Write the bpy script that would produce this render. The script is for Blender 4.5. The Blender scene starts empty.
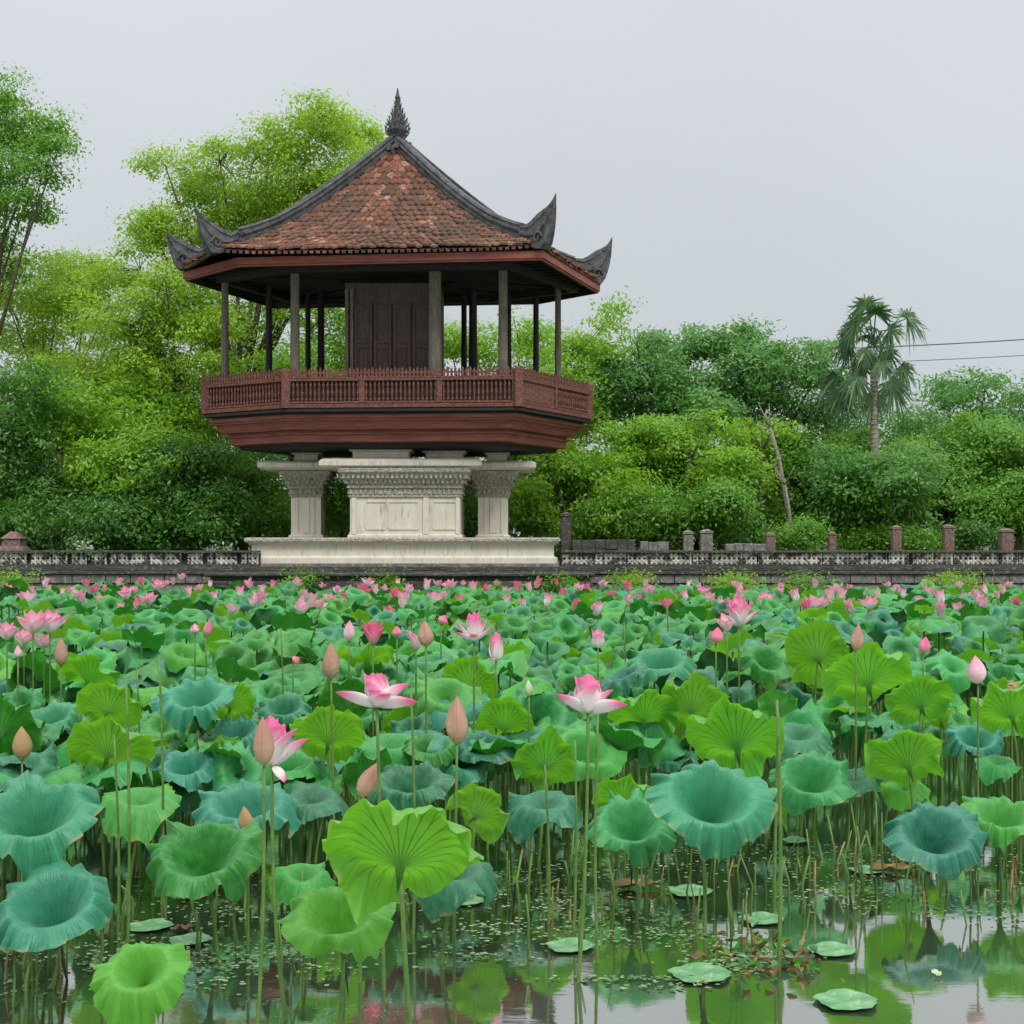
import bpy, math, random
import numpy as np
from mathutils import Vector, Matrix, Euler

SC = bpy.context.scene
COL = SC.collection
PI = math.pi
rnd = random.Random(7)
nrs = np.random.RandomState(11)

# ------------------------------------------------------------------ camera
F = 1400.0; HOR = 545.0; CAMH = 2.0
cd = bpy.data.cameras.new('camera'); cam = bpy.data.objects.new('camera', cd); COL.objects.link(cam)
cam.location = (0, 0, CAMH); cam.rotation_euler = (math.radians(90), 0, 0)
cd.sensor_width = 36; cd.lens = 36 * F / 1024; cd.shift_y = (HOR - 512) / 1024
cd.clip_start = 0.1; cd.clip_end = 2000
SC.camera = cam
# ------------------------------------------------------------------ sky and sun (overcast)
W = bpy.data.worlds.new('World'); SC.world = W; W.use_nodes = True
nt = W.node_tree; nt.nodes.clear()
wo = nt.nodes.new('ShaderNodeOutputWorld'); bg = nt.nodes.new('ShaderNodeBackground')
tc = nt.nodes.new('ShaderNodeTexCoord'); sx = nt.nodes.new('ShaderNodeSeparateXYZ')
rp = nt.nodes.new('ShaderNodeValToRGB'); ns = nt.nodes.new('ShaderNodeTexNoise')
mx = nt.nodes.new('ShaderNodeMixRGB')
nt.links.new(tc.outputs['Generated'], sx.inputs[0]); nt.links.new(sx.outputs['Z'], rp.inputs[0])
e = rp.color_ramp.elements
e[0].position = 0.0; e[0].color = (0.475, 0.515, 0.550, 1)
e[1].position = 1.0; e[1].color = (2.3, 2.33, 2.36, 1)
k = e.new(0.15); k.color = (0.505, 0.545, 0.578, 1)
k = e.new(0.38); k.color = (0.57, 0.605, 0.635, 1)
k = e.new(0.62); k.color = (1.25, 1.29, 1.33, 1)
ns.inputs['Scale'].default_value = 2.2; ns.inputs['Detail'].default_value = 3
nt.links.new(tc.outputs['Generated'], ns.inputs['Vector'])
mp = nt.nodes.new('ShaderNodeMapRange'); nt.links.new(ns.outputs['Fac'], mp.inputs[0])
mp.inputs[1].default_value = 0.3; mp.inputs[2].default_value = 0.7; mp.inputs[3].default_value = 0.94; mp.inputs[4].default_value = 1.035
mx.blend_type = 'MULTIPLY'; mx.inputs[0].default_value = 1
nt.links.new(rp.outputs[0], mx.inputs[1]); nt.links.new(mp.outputs[0], mx.inputs[2])
nt.links.new(mx.outputs[0], bg.inputs[0]); bg.inputs[1].default_value = 1.0
nt.links.new(bg.outputs[0], wo.inputs[0])
sd = bpy.data.lights.new('sun', 'SUN'); sd.energy = 1.5; sd.angle = math.radians(14); sd.color = (1.0, 0.97, 0.92)
sun = bpy.data.objects.new('sun', sd); COL.objects.link(sun)
sun.rotation_euler = (math.radians(38), math.radians(6), math.radians(18))
SC.view_settings.view_transform = 'Standard'; SC.view_settings.look = 'None'
SC.view_settings.exposure = 0.28; SC.view_settings.gamma = 1.0

# ------------------------------------------------------------------ helpers
def P(px, py, d):
    return Vector(((px - 512) * d / F, d, CAMH + (HOR - py) * d / F))
def smooth(t): t = max(0., min(1., t)); return t * t * (3 - 2 * t)

def link(name, me, parent=None, loc=None):
    o = bpy.data.objects.new(name, me); COL.objects.link(o)
    if parent is not None: o.parent = parent
    if loc is not None: o.location = loc
    return o
def tag(o, label=None, cat=None, group=None, kind=None):
    if label: o['label'] = label
    if cat: o['category'] = cat
    if group: o['group'] = group
    if kind: o['kind'] = kind
    return o
def thing(name, label, cat, loc=(0, 0, 0), group=None):
    return tag(link(name, None, None, loc), label, cat, group)

def mesh_np(name, V, Q, mats, uv=None, mi=None, sm=True):
    me = bpy.data.meshes.new(name)
    V = np.asarray(V, np.float32); Q = np.asarray(Q, np.int32); k = Q.shape[1]
    me.vertices.add(len(V)); me.vertices.foreach_set('co', V.ravel())
    me.loops.add(Q.size); me.loops.foreach_set('vertex_index', Q.ravel())
    me.polygons.add(len(Q)); me.polygons.foreach_set('loop_start', np.arange(0, Q.size, k, dtype=np.int32))
    me.polygons.foreach_set('use_smooth', np.full(len(Q), sm, bool))
    for m in (mats if isinstance(mats, (list, tuple)) else [mats]): me.materials.append(m)
    if mi is not None: me.polygons.foreach_set('material_index', np.asarray(mi, np.int32))
    if uv is not None:
        l = me.uv_layers.new(name='UVMap'); l.data.foreach_set('uv', np.asarray(uv, np.float32).ravel())
    me.update(calc_edges=True); me.validate(); return me

class MB:
    def __init__(s): s.v = []; s.f = []; s.m = []; s.uv = []; s.cur = 0
    def add(s, vs, fs, uvs=None):
        b = len(s.v); s.v += [tuple(v) for v in vs]; s.uv += (list(uvs) if uvs is not None else [(0, 0)] * len(vs))
        s.f += [tuple(b + i for i in f) for f in fs]; s.m += [s.cur] * len(fs); return b
    def build(s, name, mats, parent=None, sm=False, bevel=0, loc=None):
        me = bpy.data.meshes.new(name); me.from_pydata(s.v, [], s.f)
        for m in (mats if isinstance(mats, (list, tuple)) else [mats]): me.materials.append(m)
        me.polygons.foreach_set('material_index', s.m)
        me.polygons.foreach_set('use_smooth', [sm] * len(s.f))
        l = me.uv_layers.new(name='UVMap')
        idx = [0] * len(me.loops); me.loops.foreach_get('vertex_index', idx)
        l.data.foreach_set('uv', [c for i in idx for c in s.uv[i]])
        me.update(); o = link(name, me, parent, loc)
        if bevel:
            b = o.modifiers.new('bevel', 'BEVEL'); b.width = bevel; b.segments = 2; b.limit_method = 'ANGLE'
        return o
    def box(s, c, d, rz=0, top=1.0):
        hx, hy, hz = d[0] / 2, d[1] / 2, d[2] / 2; vs = []
        ca, sa = math.cos(rz), math.sin(rz)
        for z in (-1, 1):
            k = top if z > 0 else 1
            for x, y in ((-1, -1), (1, -1), (1, 1), (-1, 1)):
                X, Y = x * hx * k, y * hy * k
                vs.append((c[0] + X * ca - Y * sa, c[1] + X * sa + Y * ca, c[2] + z * hz))
        s.add(vs, [(3, 2, 1, 0), (4, 5, 6, 7), (0, 1, 5, 4), (1, 2, 6, 5), (2, 3, 7, 6), (3, 0, 4, 7)])
    def tube(s, pts, rad, n=6, cap=True):
        pts = [Vector(p) for p in pts]; vs = []; fs = []
        up = Vector((0.13, 1, 0.07)).normalized()
        for i, p in enumerate(pts):
            t = (pts[min(i + 1, len(pts) - 1)] - pts[max(i - 1, 0)]).normalized()
            a = t.cross(up)
            if a.length < 1e-4: a = t.cross(Vector((1, 0, 0)))
            a.normalize(); b = t.cross(a)
            r = rad[i] if isinstance(rad, (list, tuple)) else rad
            for j in range(n):
                an = 2 * PI * j / n; vs.append(p + (a * math.cos(an) + b * math.sin(an)) * r)
        for i in range(len(pts) - 1):
            for j in range(n):
                fs.append((i * n + j, i * n + (j + 1) % n, (i + 1) * n + (j + 1) % n, (i + 1) * n + j))
        if cap: fs.append(tuple(range(n - 1, -1, -1))); fs.append(tuple((len(pts) - 1) * n + j for j in range(n)))
        uv = [(j / n, i / (len(pts) - 1)) for i in range(len(pts)) for j in range(n)]
        s.add(vs, fs, uv)
    def lathe(s, c, prof, n=12, sx=1, sy=1):
        vs = []; fs = []
        for r, z in prof:
            for j in range(n):
                a = 2 * PI * j / n; vs.append((c[0] + r * math.cos(a) * sx, c[1] + r * math.sin(a) * sy, c[2] + z))
        m = len(prof)
        for i in range(m - 1):
            for j in range(n): fs.append((i * n + j, i * n + (j + 1) % n, (i + 1) * n + (j + 1) % n, (i + 1) * n + j))
        fs.append(tuple(range(n - 1, -1, -1))); fs.append(tuple((m - 1) * n + j for j in range(n)))
        s.add(vs, fs, [(j / n, i / (m - 1)) for i in range(m) for j in range(n)])
    def prof(s, poly, prof, capb=True, capt=True):
        """poly CCW plan, prof list of (outward offset, z)"""
        vs = []; fs = []; n = len(poly)
        for off, z in prof:
            for x, y in offset_poly(poly, off): vs.append((x, y, z))
        m = len(prof)
        for i in range(m - 1):
            for j in range(n): fs.append((i * n + j, i * n + (j + 1) % n, (i + 1) * n + (j + 1) % n, (i + 1) * n + j))
        up = prof[-1][1] > prof[0][1]
        if not up: fs = [f[::-1] for f in fs]
        a = tuple(range(n)); b = tuple((m - 1) * n + j for j in range(n))
        if capb: fs.append(a[::-1] if up else a)
        if capt: fs.append(b if up else b[::-1])
        s.add(vs, fs)

def offset_poly(poly, d):
    n = len(poly); out = []
    for i in range(n):
        p0 = Vector(poly[i - 1]); p1 = Vector(poly[i]); p2 = Vector(poly[(i + 1) % n])
        a = (p1 - p0).normalized(); b = (p2 - p1).normalized()
        na = Vector((a.y, -a.x)); nb = Vector((b.y, -b.x)); m = (na + nb).normalized()
        k = d / max(0.3, m.dot(na)); out.append((p1.x + m.x * k, p1.y + m.y * k))
    return out
def rect(x0, x1, y0, y1): return [(x0, y0), (x1, y0), (x1, y1), (x0, y1)]

# ------------------------------------------------------------------ materials
def mat(name):
    m = bpy.data.materials.new(name); m.use_nodes = True; t = m.node_tree; t.nodes.clear()
    return m, t, t.nodes.new('ShaderNodeOutputMaterial')
class G:
    """tiny node-graph helper"""
    def __init__(s, t): s.t = t
    def n(s, ty, **kw):
        x = s.t.nodes.new(ty)
        for k, v in kw.items(): setattr(x, k, v)
        return x
    def l(s, a, b): s.t.links.new(a, b)
    def set(s, inp, v):
        if hasattr(v, 'is_output') or isinstance(v, bpy.types.NodeSocket): s.l(v, inp)
        else: inp.default_value = v
    def math(s, op, a, b=0.0, c=0.0, clamp=False):
        x = s.n('ShaderNodeMath', operation=op); x.use_clamp = clamp
        s.set(x.inputs[0], a); s.set(x.inputs[1], b); s.set(x.inputs[2], c); return x.outputs[0]
    def mix(s, f, a, b, bt='MIX'):
        x = s.n('ShaderNodeMixRGB', blend_type=bt); s.set(x.inputs[0], f)
        s.set(x.inputs[1], (*a, 1) if isinstance(a, tuple) else a); s.set(x.inputs[2], (*b, 1) if isinstance(b, tuple) else b)
        return x.outputs[0]
    def rng(s, v, a, b, c=0., d=1., sm=False):
        x = s.n('ShaderNodeMapRange'); x.clamp = True
        if sm: x.interpolation_type = 'SMOOTHSTEP'
        s.set(x.inputs[0], v)
        for i, q in enumerate((a, b, c, d)): s.set(x.inputs[i + 1], q)
        return x.outputs[0]
    def noise(s, scale, vec=None, detail=4, rough=.6, coord='Object', stretch=None):
        x = s.n('ShaderNodeTexNoise'); x.inputs['Scale'].default_value = scale
        x.inputs['Detail'].default_value = detail; x.inputs['Roughness'].default_value = rough
        if vec is None: vec = s.n('ShaderNodeTexCoord').outputs[coord]
        if stretch:
            m = s.n('ShaderNodeMapping'); m.inputs['Scale'].default_value = stretch; s.l(vec, m.inputs[0]); vec = m.outputs[0]
        s.l(vec, x.inputs['Vector']); return x.outputs['Fac']
    def vor(s, scale, feature='F1', coord='Object', out='Distance'):
        x = s.n('ShaderNodeTexVoronoi', feature=feature); x.inputs['Scale'].default_value = scale
        s.l(s.n('ShaderNodeTexCoord').outputs[coord], x.inputs['Vector']); return x.outputs[out]
    def bump(s, h, st=.3, dist=.02):
        x = s.n('ShaderNodeBump'); x.inputs['Strength'].default_value = st; x.inputs['Distance'].default_value = dist
        s.l(h, x.inputs['Height']); return x.outputs[0]
    def bsdf(s, col, rough=.6, spec=.5, normal=None):
        x = s.n('ShaderNodeBsdfPrincipled')
        s.set(x.inputs['Base Color'], (*col, 1) if isinstance(col, tuple) else col); s.set(x.inputs['Roughness'], rough)
        x.inputs['Specular IOR Level'].default_value = spec
        if normal is not None: s.l(normal, x.inputs['Normal'])
        return x.outputs[0]

def leaf_mat(name, topA, topB, under, trans, vein_dark, tw=.3):
    m, t, o = mat(name); g = G(t)
    uv = g.n('ShaderNodeUVMap').outputs[0]; sp = g.n('ShaderNodeSeparateXYZ'); g.l(uv, sp.inputs[0]); u, v = sp.outputs[0], sp.outputs[1]
    geo = g.n('ShaderNodeNewGeometry'); oi = g.n('ShaderNodeObjectInfo')
    r = g.math('FRACT', g.math('ADD', g.math('MULTIPLY', oi.outputs['Random'], 7.3), g.math('MULTIPLY', geo.outputs['Random Per Island'], 3.1)))
    N = 22.0
    wob = g.math('MULTIPLY', g.math('SUBTRACT', g.noise(5, detail=2), .5), .35)
    tt = g.math('ABSOLUTE', g.math('SUBTRACT', g.math('FRACT', g.math('ADD', g.math('ADD', g.math('MULTIPLY', u, N), .5), wob)), .5))
    # main veins until mid radius, then a V fork
    d1 = g.math('MULTIPLY', tt, g.math('MULTIPLY', v, 2 * PI / N))
    fk = g.math('ABSOLUTE', g.math('SUBTRACT', tt, g.math('MULTIPLY', g.math('MAXIMUM', g.math('SUBTRACT', v, .5), 0.), .55)))
    d2 = g.math('MULTIPLY', fk, g.math('MULTIPLY', v, 2 * PI / N))
    vm = g.math('SUBTRACT', 1., g.rng(d2, .004, .013, sm=True))
    vm = g.math('MULTIPLY', vm, g.rng(v, .97, .6, .15, 1.))
    st = g.math('SINE', g.math('MULTIPLY', u, 2 * PI * 88.0))
    st = g.math('MULTIPLY', g.math('ADD', st, 1.), .5)
    nz = g.noise(9, detail=5); nf = g.noise(60, detail=3)
    ca = g.mix(g.rng(nz, .3, .7), topA, topB)
    ca = g.mix(g.rng(r, 0, 1, 0., .6), ca, topB)
    ca = g.mix(g.math('MULTIPLY', st, .07), ca, tuple(c * .5 for c in topA))
    ca = g.mix(g.math('MULTIPLY', vm, .16), ca, tuple(min(1, c * 1.5 + .03) for c in topB))
    ca = g.mix(g.rng(nf, .60, .75, 0, .16), ca, (.35, .5, .38))
    edge = g.math('MULTIPLY', g.rng(v, .94, .99), g.rng(g.noise(9, detail=5), .50, .60))
    ca = g.mix(g.math('MULTIPLY', edge, .8), ca, (.24, .20, .06))
    cb = g.mix(g.rng(nz, .3, .7), under, tuple(c * .72 for c in under))
    cb = g.mix(g.math('MULTIPLY', vm, .85), cb, vein_dark)
    blot = g.vor(16, 'DISTANCE_TO_EDGE')
    cb = g.mix(g.math('MULTIPLY', g.rng(blot, .0, .05, 1., 0.), .28), cb, vein_dark)
    cb = g.mix(g.math('MULTIPLY', edge, .5), cb, (.32, .36, .08))
    spots = g.math('MULTIPLY', g.rng(g.vor(7), .10, .06), g.rng(g.noise(3), .52, .6))
    ca = g.mix(g.math('MULTIPLY', spots, .9), ca, (.20, .15, .05)); cb = g.mix(g.math('MULTIPLY', spots, .5), cb, (.25, .2, .05))
    col = g.mix(geo.outputs['Backfacing'], ca, cb)
    val = g.n('ShaderNodeHueSaturation'); g.set(val.inputs['Value'], g.rng(r, 0, 1, .78, 1.15)); g.set(val.inputs['Hue'], g.rng(g.math('FRACT', g.math('MULTIPLY', r, 5.7)), 0, 1, .485, .53)); g.l(col, val.inputs['Color'])
    h = g.math('ADD', g.math('MULTIPLY', vm, -.5), g.math('ADD', g.math('MULTIPLY', st, .22), g.math('MULTIPLY', nf, .35)))
    bs = g.bsdf(val.outputs[0], .40, .36, g.bump(h, .6, .007))
    pb = bs.node; pb.inputs['Sheen Weight'].default_value = .13; pb.inputs['Sheen Roughness'].default_value = .45; pb.inputs['Sheen Tint'].default_value = (.75, 1., .85, 1)
    tr = g.n('ShaderNodeBsdfTranslucent'); g.l(g.mix(g.math('MULTIPLY', vm, .5), trans, vein_dark), tr.inputs[0])
    ms = g.n('ShaderNodeMixShader'); ms.inputs[0].default_value = tw; g.l(bs, ms.inputs[1]); g.l(tr.outputs[0], ms.inputs[2])
    g.l(ms.outputs[0], o.inputs[0]); return m

def petal_mat(name, base, tip, mid=.45, hi=.95, stripe=.25):
    m, t, o = mat(name); g = G(t)
    uv = g.n('ShaderNodeUVMap').outputs[0]; sp = g.n('ShaderNodeSeparateXYZ'); g.l(uv, sp.inputs[0])
    oi = g.n('ShaderNodeObjectInfo')
    edge = g.math('ABSOLUTE', g.math('SUBTRACT', sp.outputs[0], .5))
    v = g.math('ADD', sp.outputs[1], g.math('MULTIPLY', edge, .35))
    f = g.rng(v, mid - .2, hi, 0, 1, True)
    st = g.math('SINE', g.math('MULTIPLY', sp.outputs[0], 80.)); st = g.math('MULTIPLY', g.math('ADD', st, 1), .5)
    f = g.math('ADD', f, g.math('MULTIPLY', g.math('SUBTRACT', st, .5), g.math('MULTIPLY', f, stripe)), clamp=True)
    f = g.math('ADD', f, g.math('MULTIPLY', g.math('SUBTRACT', g.noise(25), .5), .25), clamp=True)
    col = g.mix(f, base, tip)
    col = g.mix(g.rng(sp.outputs[1], .14, .0, 0, .5), col, (.45, .55, .15))
    bs = g.bsdf(col, .42, .35, g.bump(st, .25, .002))
    tr = g.n('ShaderNodeBsdfTranslucent'); g.l(col, tr.inputs[0])
    ms = g.n('ShaderNodeMixShader'); ms.inputs[0].default_value = .35; g.l(bs, ms.inputs[1]); g.l(tr.outputs[0], ms.inputs[2])
    g.l(ms.outputs[0], o.inputs[0]); return m

def simple_mat(name, a, b, scale=6, rough=.7, c=None, cs=20, cthr=(.55, .65), camt=.8, bump=.4, bd=.02, stretch=None, spec=.4, coord='Object'):
    m, t, o = mat(name); g = G(t)
    n1 = g.noise(scale, detail=6, stretch=stretch, coord=coord); n2 = g.noise(cs, detail=5, coord=coord, stretch=stretch)
    col = g.mix(g.rng(n1, .35, .65), a, b)
    if c is not None: col = g.mix(g.rng(n2, cthr[0], cthr[1], 0, camt), col, c)
    h = g.math('ADD', n1, g.math('MULTIPLY', n2, .6))
    g.l(g.bsdf(col, rough, spec, g.bump(h, bump, bd)), o.inputs[0]); return m

def foliage_mat(name, a, b, c, tw=.42):
    m, t, o = mat(name); g = G(t)
    geo = g.n('ShaderNodeNewGeometry'); r = geo.outputs['Random Per Island']
    nz = g.noise(.55, detail=3); nz2 = g.noise(2.2, detail=2)
    f = g.math('ADD', g.rng(nz, .35, .65, 0., .6), g.math('MULTIPLY', g.rng(nz2, .3, .7), .4))
    col = g.mix(f, a, b); col = g.mix(g.rng(r, .55, 1., 0, .75), col, c)
    col = g.mix(g.rng(g.math('FRACT', g.math('MULTIPLY', r, 17.)), .93, 1., 0, .8), col, (.38, .42, .16))
    bs = g.bsdf(col, .42, .5)
    tr = g.n('ShaderNodeBsdfTranslucent'); g.l(g.mix(.6, col, c), tr.inputs[0])
    ms = g.n('ShaderNodeMixShader'); ms.inputs[0].default_value = tw; g.l(bs, ms.inputs[1]); g.l(tr.outputs[0], ms.inputs[2])
    g.l(ms.outputs[0], o.inputs[0]); return m

M = {}
M['teal'] = leaf_mat('leaf_blue_green', (.004, .074, .034), (.026, .205, .092), (.04, .17, .035), (.015, .16, .03), (.015, .08, .015), .05)
M['green'] = leaf_mat('leaf_mid_green', (.008, .125, .016), (.050, .31, .050), (.06, .28, .022), (.05, .36, .02), (.016, .10, .010), .18)
M['lime'] = leaf_mat('leaf_young_green', (.040, .24, .022), (.14, .40, .05), (.11, .37, .018), (.20, .56, .02), (.020, .12, .006), .36)
M['stem'] = simple_mat('stem_green', (.05, .13, .018), (.11, .20, .035), 12, .5, (.10, .06, .03), 50, (.58, .7), .7, .3, .003)
M['dry_stem'] = simple_mat('stem_dry', (.20, .13, .05), (.34, .25, .12), 20, .7, (.06, .04, .02), 60, (.5, .65), .7)
M['petal'] = petal_mat('petal_pink', (.86, .82, .82), (.84, .13, .38), .62, 1.12)
M['petal_pale'] = petal_mat('petal_pale', (.80, .68, .69), (.80, .27, .42), .45, 1.15)
M['petal_deep'] = petal_mat('petal_deep', (.82, .50, .55), (.78, .12, .28), .25, 1.0)
M['bud_tan'] = petal_mat('bud_tan', (.56, .40, .27), (.40, .16, .13), .35, 1.2, 2.2)
M['bud_dry'] = petal_mat('bud_dry', (.46, .33, .15), (.40, .25, .12), .3, 1.2, .8)
M['bud_green'] = petal_mat('bud_green', (.40, .55, .25), (.62, .68, .50), .3, 1.0)
M['pod'] = simple_mat('seed_pod', (.45, .50, .08), (.60, .55, .12), 30, .6)
# stone and wood
M['white_stone'] = simple_mat('weathered_white_stone', (.56, .51, .42), (.66, .61, .52), 3, .8, (.24, .21, .165), 6, (.54, .72), .7, .5, .02, stretch=(1.6, 1.6, .3))
M['carved_stone'] = simple_mat('carved_weathered_stone', (.36, .33, .27), (.52, .48, .40), 9, .85, (.14, .125, .10), 22, (.48, .62), .7, 1., .08)
M['dark_stone'] = simple_mat('mossy_dark_stone', (.030, .030, .026), (.075, .072, .062), 3, .85, (.26, .245, .215), 16, (.56, .68), .75, .7, .05, stretch=(.5, .5, 1.6))
M['mid_stone'] = simple_mat('stained_grey_stone', (.10, .095, .085), (.20, .19, .165), 4, .85, (.36, .34, .30), 13, (.54, .66), .8, .7, .05)
M['lattice'] = simple_mat('limewashed_lattice', (.36, .34, .31), (.66, .63, .57), 3, .85, (.05, .048, .042), 4.5, (.47, .56), .93, .6, .03)
M['ridge_stone'] = simple_mat('ridge_stone', (.030, .031, .033), (.095, .095, .097), 5, .85, (.30, .30, .29), 22, (.60, .72), .75, .8, .04)
M['brick_post'] = simple_mat('pink_brick', (.12, .075, .062), (.24, .16, .135), 9, .85, (.08, .06, .05), 15, (.48, .6), .85, .6, .03)
M['red_wood'] = simple_mat('red_brown_timber', (.16, .038, .025), (.27, .075, .050), 4, .6, (.08, .035, .028), 9, (.48, .66), .85, .5, .01, stretch=(.25, .25, 3))
M['rail_wood'] = simple_mat('carved_rail_timber', (.082, .025, .016), (.155, .050, .033), 9, .7, (.27, .17, .13), 26, (.52, .66), .6, .8, .03)
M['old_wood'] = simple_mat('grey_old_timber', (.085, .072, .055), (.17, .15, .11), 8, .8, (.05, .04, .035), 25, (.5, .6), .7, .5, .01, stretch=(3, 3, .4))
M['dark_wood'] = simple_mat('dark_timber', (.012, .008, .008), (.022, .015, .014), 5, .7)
M['door_wood'] = simple_mat('door_timber', (.05, .030, .027), (.095, .062, .054), 6, .7, (.03, .02, .018), 20, (.5, .6), .7, .4, .01, stretch=(4, 4, .4))
M['bark'] = simple_mat('bark', (.055, .042, .030), (.12, .10, .075), 8, .9, (.03, .03, .02), 20, bump=1., bd=.05)
M['pale_bark'] = simple_mat('pale_bark', (.16, .14, .11), (.30, .27, .22), 6, .9, (.08, .08, .05), 14, bump=1., bd=.05)
M['wire'] = simple_mat('wire_grey', (.10, .10, .11), (.14, .14, .15), 5, .6)
M['brown_leaf'] = simple_mat('rotting_leaf', (.07, .045, .015), (.19, .12, .035), 9, .6, (.30, .26, .05), 14, (.55, .65), .8)
M['soil'] = simple_mat('bank_soil', (.06, .05, .03), (.10, .085, .05), 1.5, .95, (.05, .09, .02), 3, (.45, .6), .9)

def tile_mat():
    m, t, o = mat('roof_tiles'); g = G(t)
    geo = g.n('ShaderNodeNewGeometry'); r = geo.outputs['Random Per Island']
    col = g.mix(g.rng(r, 0, 1), (.095, .026, .015), (.33, .100, .052))
    col = g.mix(g.rng(g.math('FRACT', g.math('MULTIPLY', r, 13.)), .80, 1., 0, .85), col, (.55, .27, .18))
    n1 = g.noise(.55, detail=4); n2 = g.noise(14, detail=4)
    sp = g.n('ShaderNodeSeparateXYZ'); g.l(g.n('ShaderNodeTexCoord').outputs['Object'], sp.inputs[0])
    low = g.rng(sp.outputs[2], 12.6, 9.4, 0., .15)      # moss gathers on the lower courses
    dirt = g.rng(g.math('ADD', g.math('ADD', g.math('MULTIPLY', n1, .35), g.math('MULTIPLY', n2, .85)), low), .56, .80, 0, .88)
    col = g.mix(dirt, col, (.040, .038, .024))
    col = g.mix(g.rng(n2, .66, .74, 0, .6), col, (.30, .27, .22))
    g.l(g.bsdf(col, .8, .3, g.bump(n2, .5, .02)), o.inputs[0]); return m
M['tile'] = tile_mat()

def water_mat():
    m, t, o = mat('pond_water'); g = G(t)
    n0 = g.noise(.7, detail=3, stretch=(1, 1.6, 1)); n1 = g.noise(5, detail=5, stretch=(1, 2.4, 1)); n2 = g.noise(42, detail=4); n3 = g.vor(75)
    # floating scum and duckweed film
    film = g.math('MULTIPLY', g.rng(g.math('ADD', g.math('MULTIPLY', n0, .62), g.math('MULTIPLY', n1, .55)), .66, .72, 0, 1), g.rng(n2, .44, .56, 0, 1))
    film = g.math('MULTIPLY', film, g.rng(n3, .5, .2))
    body = g.bsdf((.022, .028, .008), .35, .3)
    gl = g.n('ShaderNodeBsdfGlossy'); gl.inputs['Roughness'].default_value = .012; gl.inputs['Color'].default_value = (.88, .89, .86, 1)
    g.l(g.bump(g.math('ADD', n1, g.math('MULTIPLY', n0, 1.3)),   .010, .05), gl.inputs['Normal'])
    lw = g.n('ShaderNodeLayerWeight'); lw.inputs[0].default_value = .5
    fac = g.rng(lw.outputs['Facing'], .15, .9, .10, .84)
    ms = g.n('ShaderNodeMixShader'); g.l(fac, ms.inputs[0]); g.l(body, ms.inputs[1]); g.l(gl.outputs[0], ms.inputs[2])
    fc = g.mix(g.rng(n2, .4, .7), (.10, .15, .075), (.25, .30, .21))
    fb = g.bsdf(fc, .6, .3, g.bump(n2, .6, .01))
    m2 = g.n('ShaderNodeMixShader'); g.l(g.math('MULTIPLY', film, .85), m2.inputs[0]); g.l(ms.outputs[0], m2.inputs[1]); g.l(fb, m2.inputs[2])
    g.l(m2.outputs[0], o.inputs[0]); return m
M['water'] = water_mat()
M['duck'] = simple_mat('duckweed', (.05, .13, .03), (.13, .24, .08), 4, .5, (.28, .34, .22), 9, (.5, .6), .7)
M['f_spring'] = foliage_mat('foliage_spring', (.16, .33, .015), (.30, .50, .03), (.42, .62, .05), .5)
M['f_bright'] = foliage_mat('foliage_bright', (.11, .29, .012), (.23, .47, .025), (.36, .60, .04), .5)
M['f_mid'] = foliage_mat('foliage_mid', (.055, .19, .014), (.13, .34, .026), (.24, .48, .04), .46)
M['f_dark'] = foliage_mat('foliage_dark', (.024, .105, .018), (.065, .22, .030), (.16, .38, .035), .42)
M['f_cool'] = foliage_mat('foliage_cool', (.045, .165, .036), (.10, .30, .055), (.21, .44, .08), .46)
M['f_palm'] = foliage_mat('foliage_palm', (.03, .085, .030), (.055, .145, .045), (.10, .22, .06), .3)

# ------------------------------------------------------------------ setting
def sheet(name, x0, x1, y0, y1, z, m, kind='structure'):
    mb = MB(); mb.add([(x0, y0, z), (x1, y0, z), (x1, y1, z), (x0, y1, z)], [(0, 1, 2, 3)])
    return tag(mb.build(name, m), kind=kind)
sheet('pond_water', -400, 400, -300, 37.6, 0, M['water'])
sheet('ground', -900, 900, 37.55, 1800, 1.36, M['soil'])
U = 36.0 / 1400.0
def pl(x, z): return (x * U, 36 + z * U)

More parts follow.
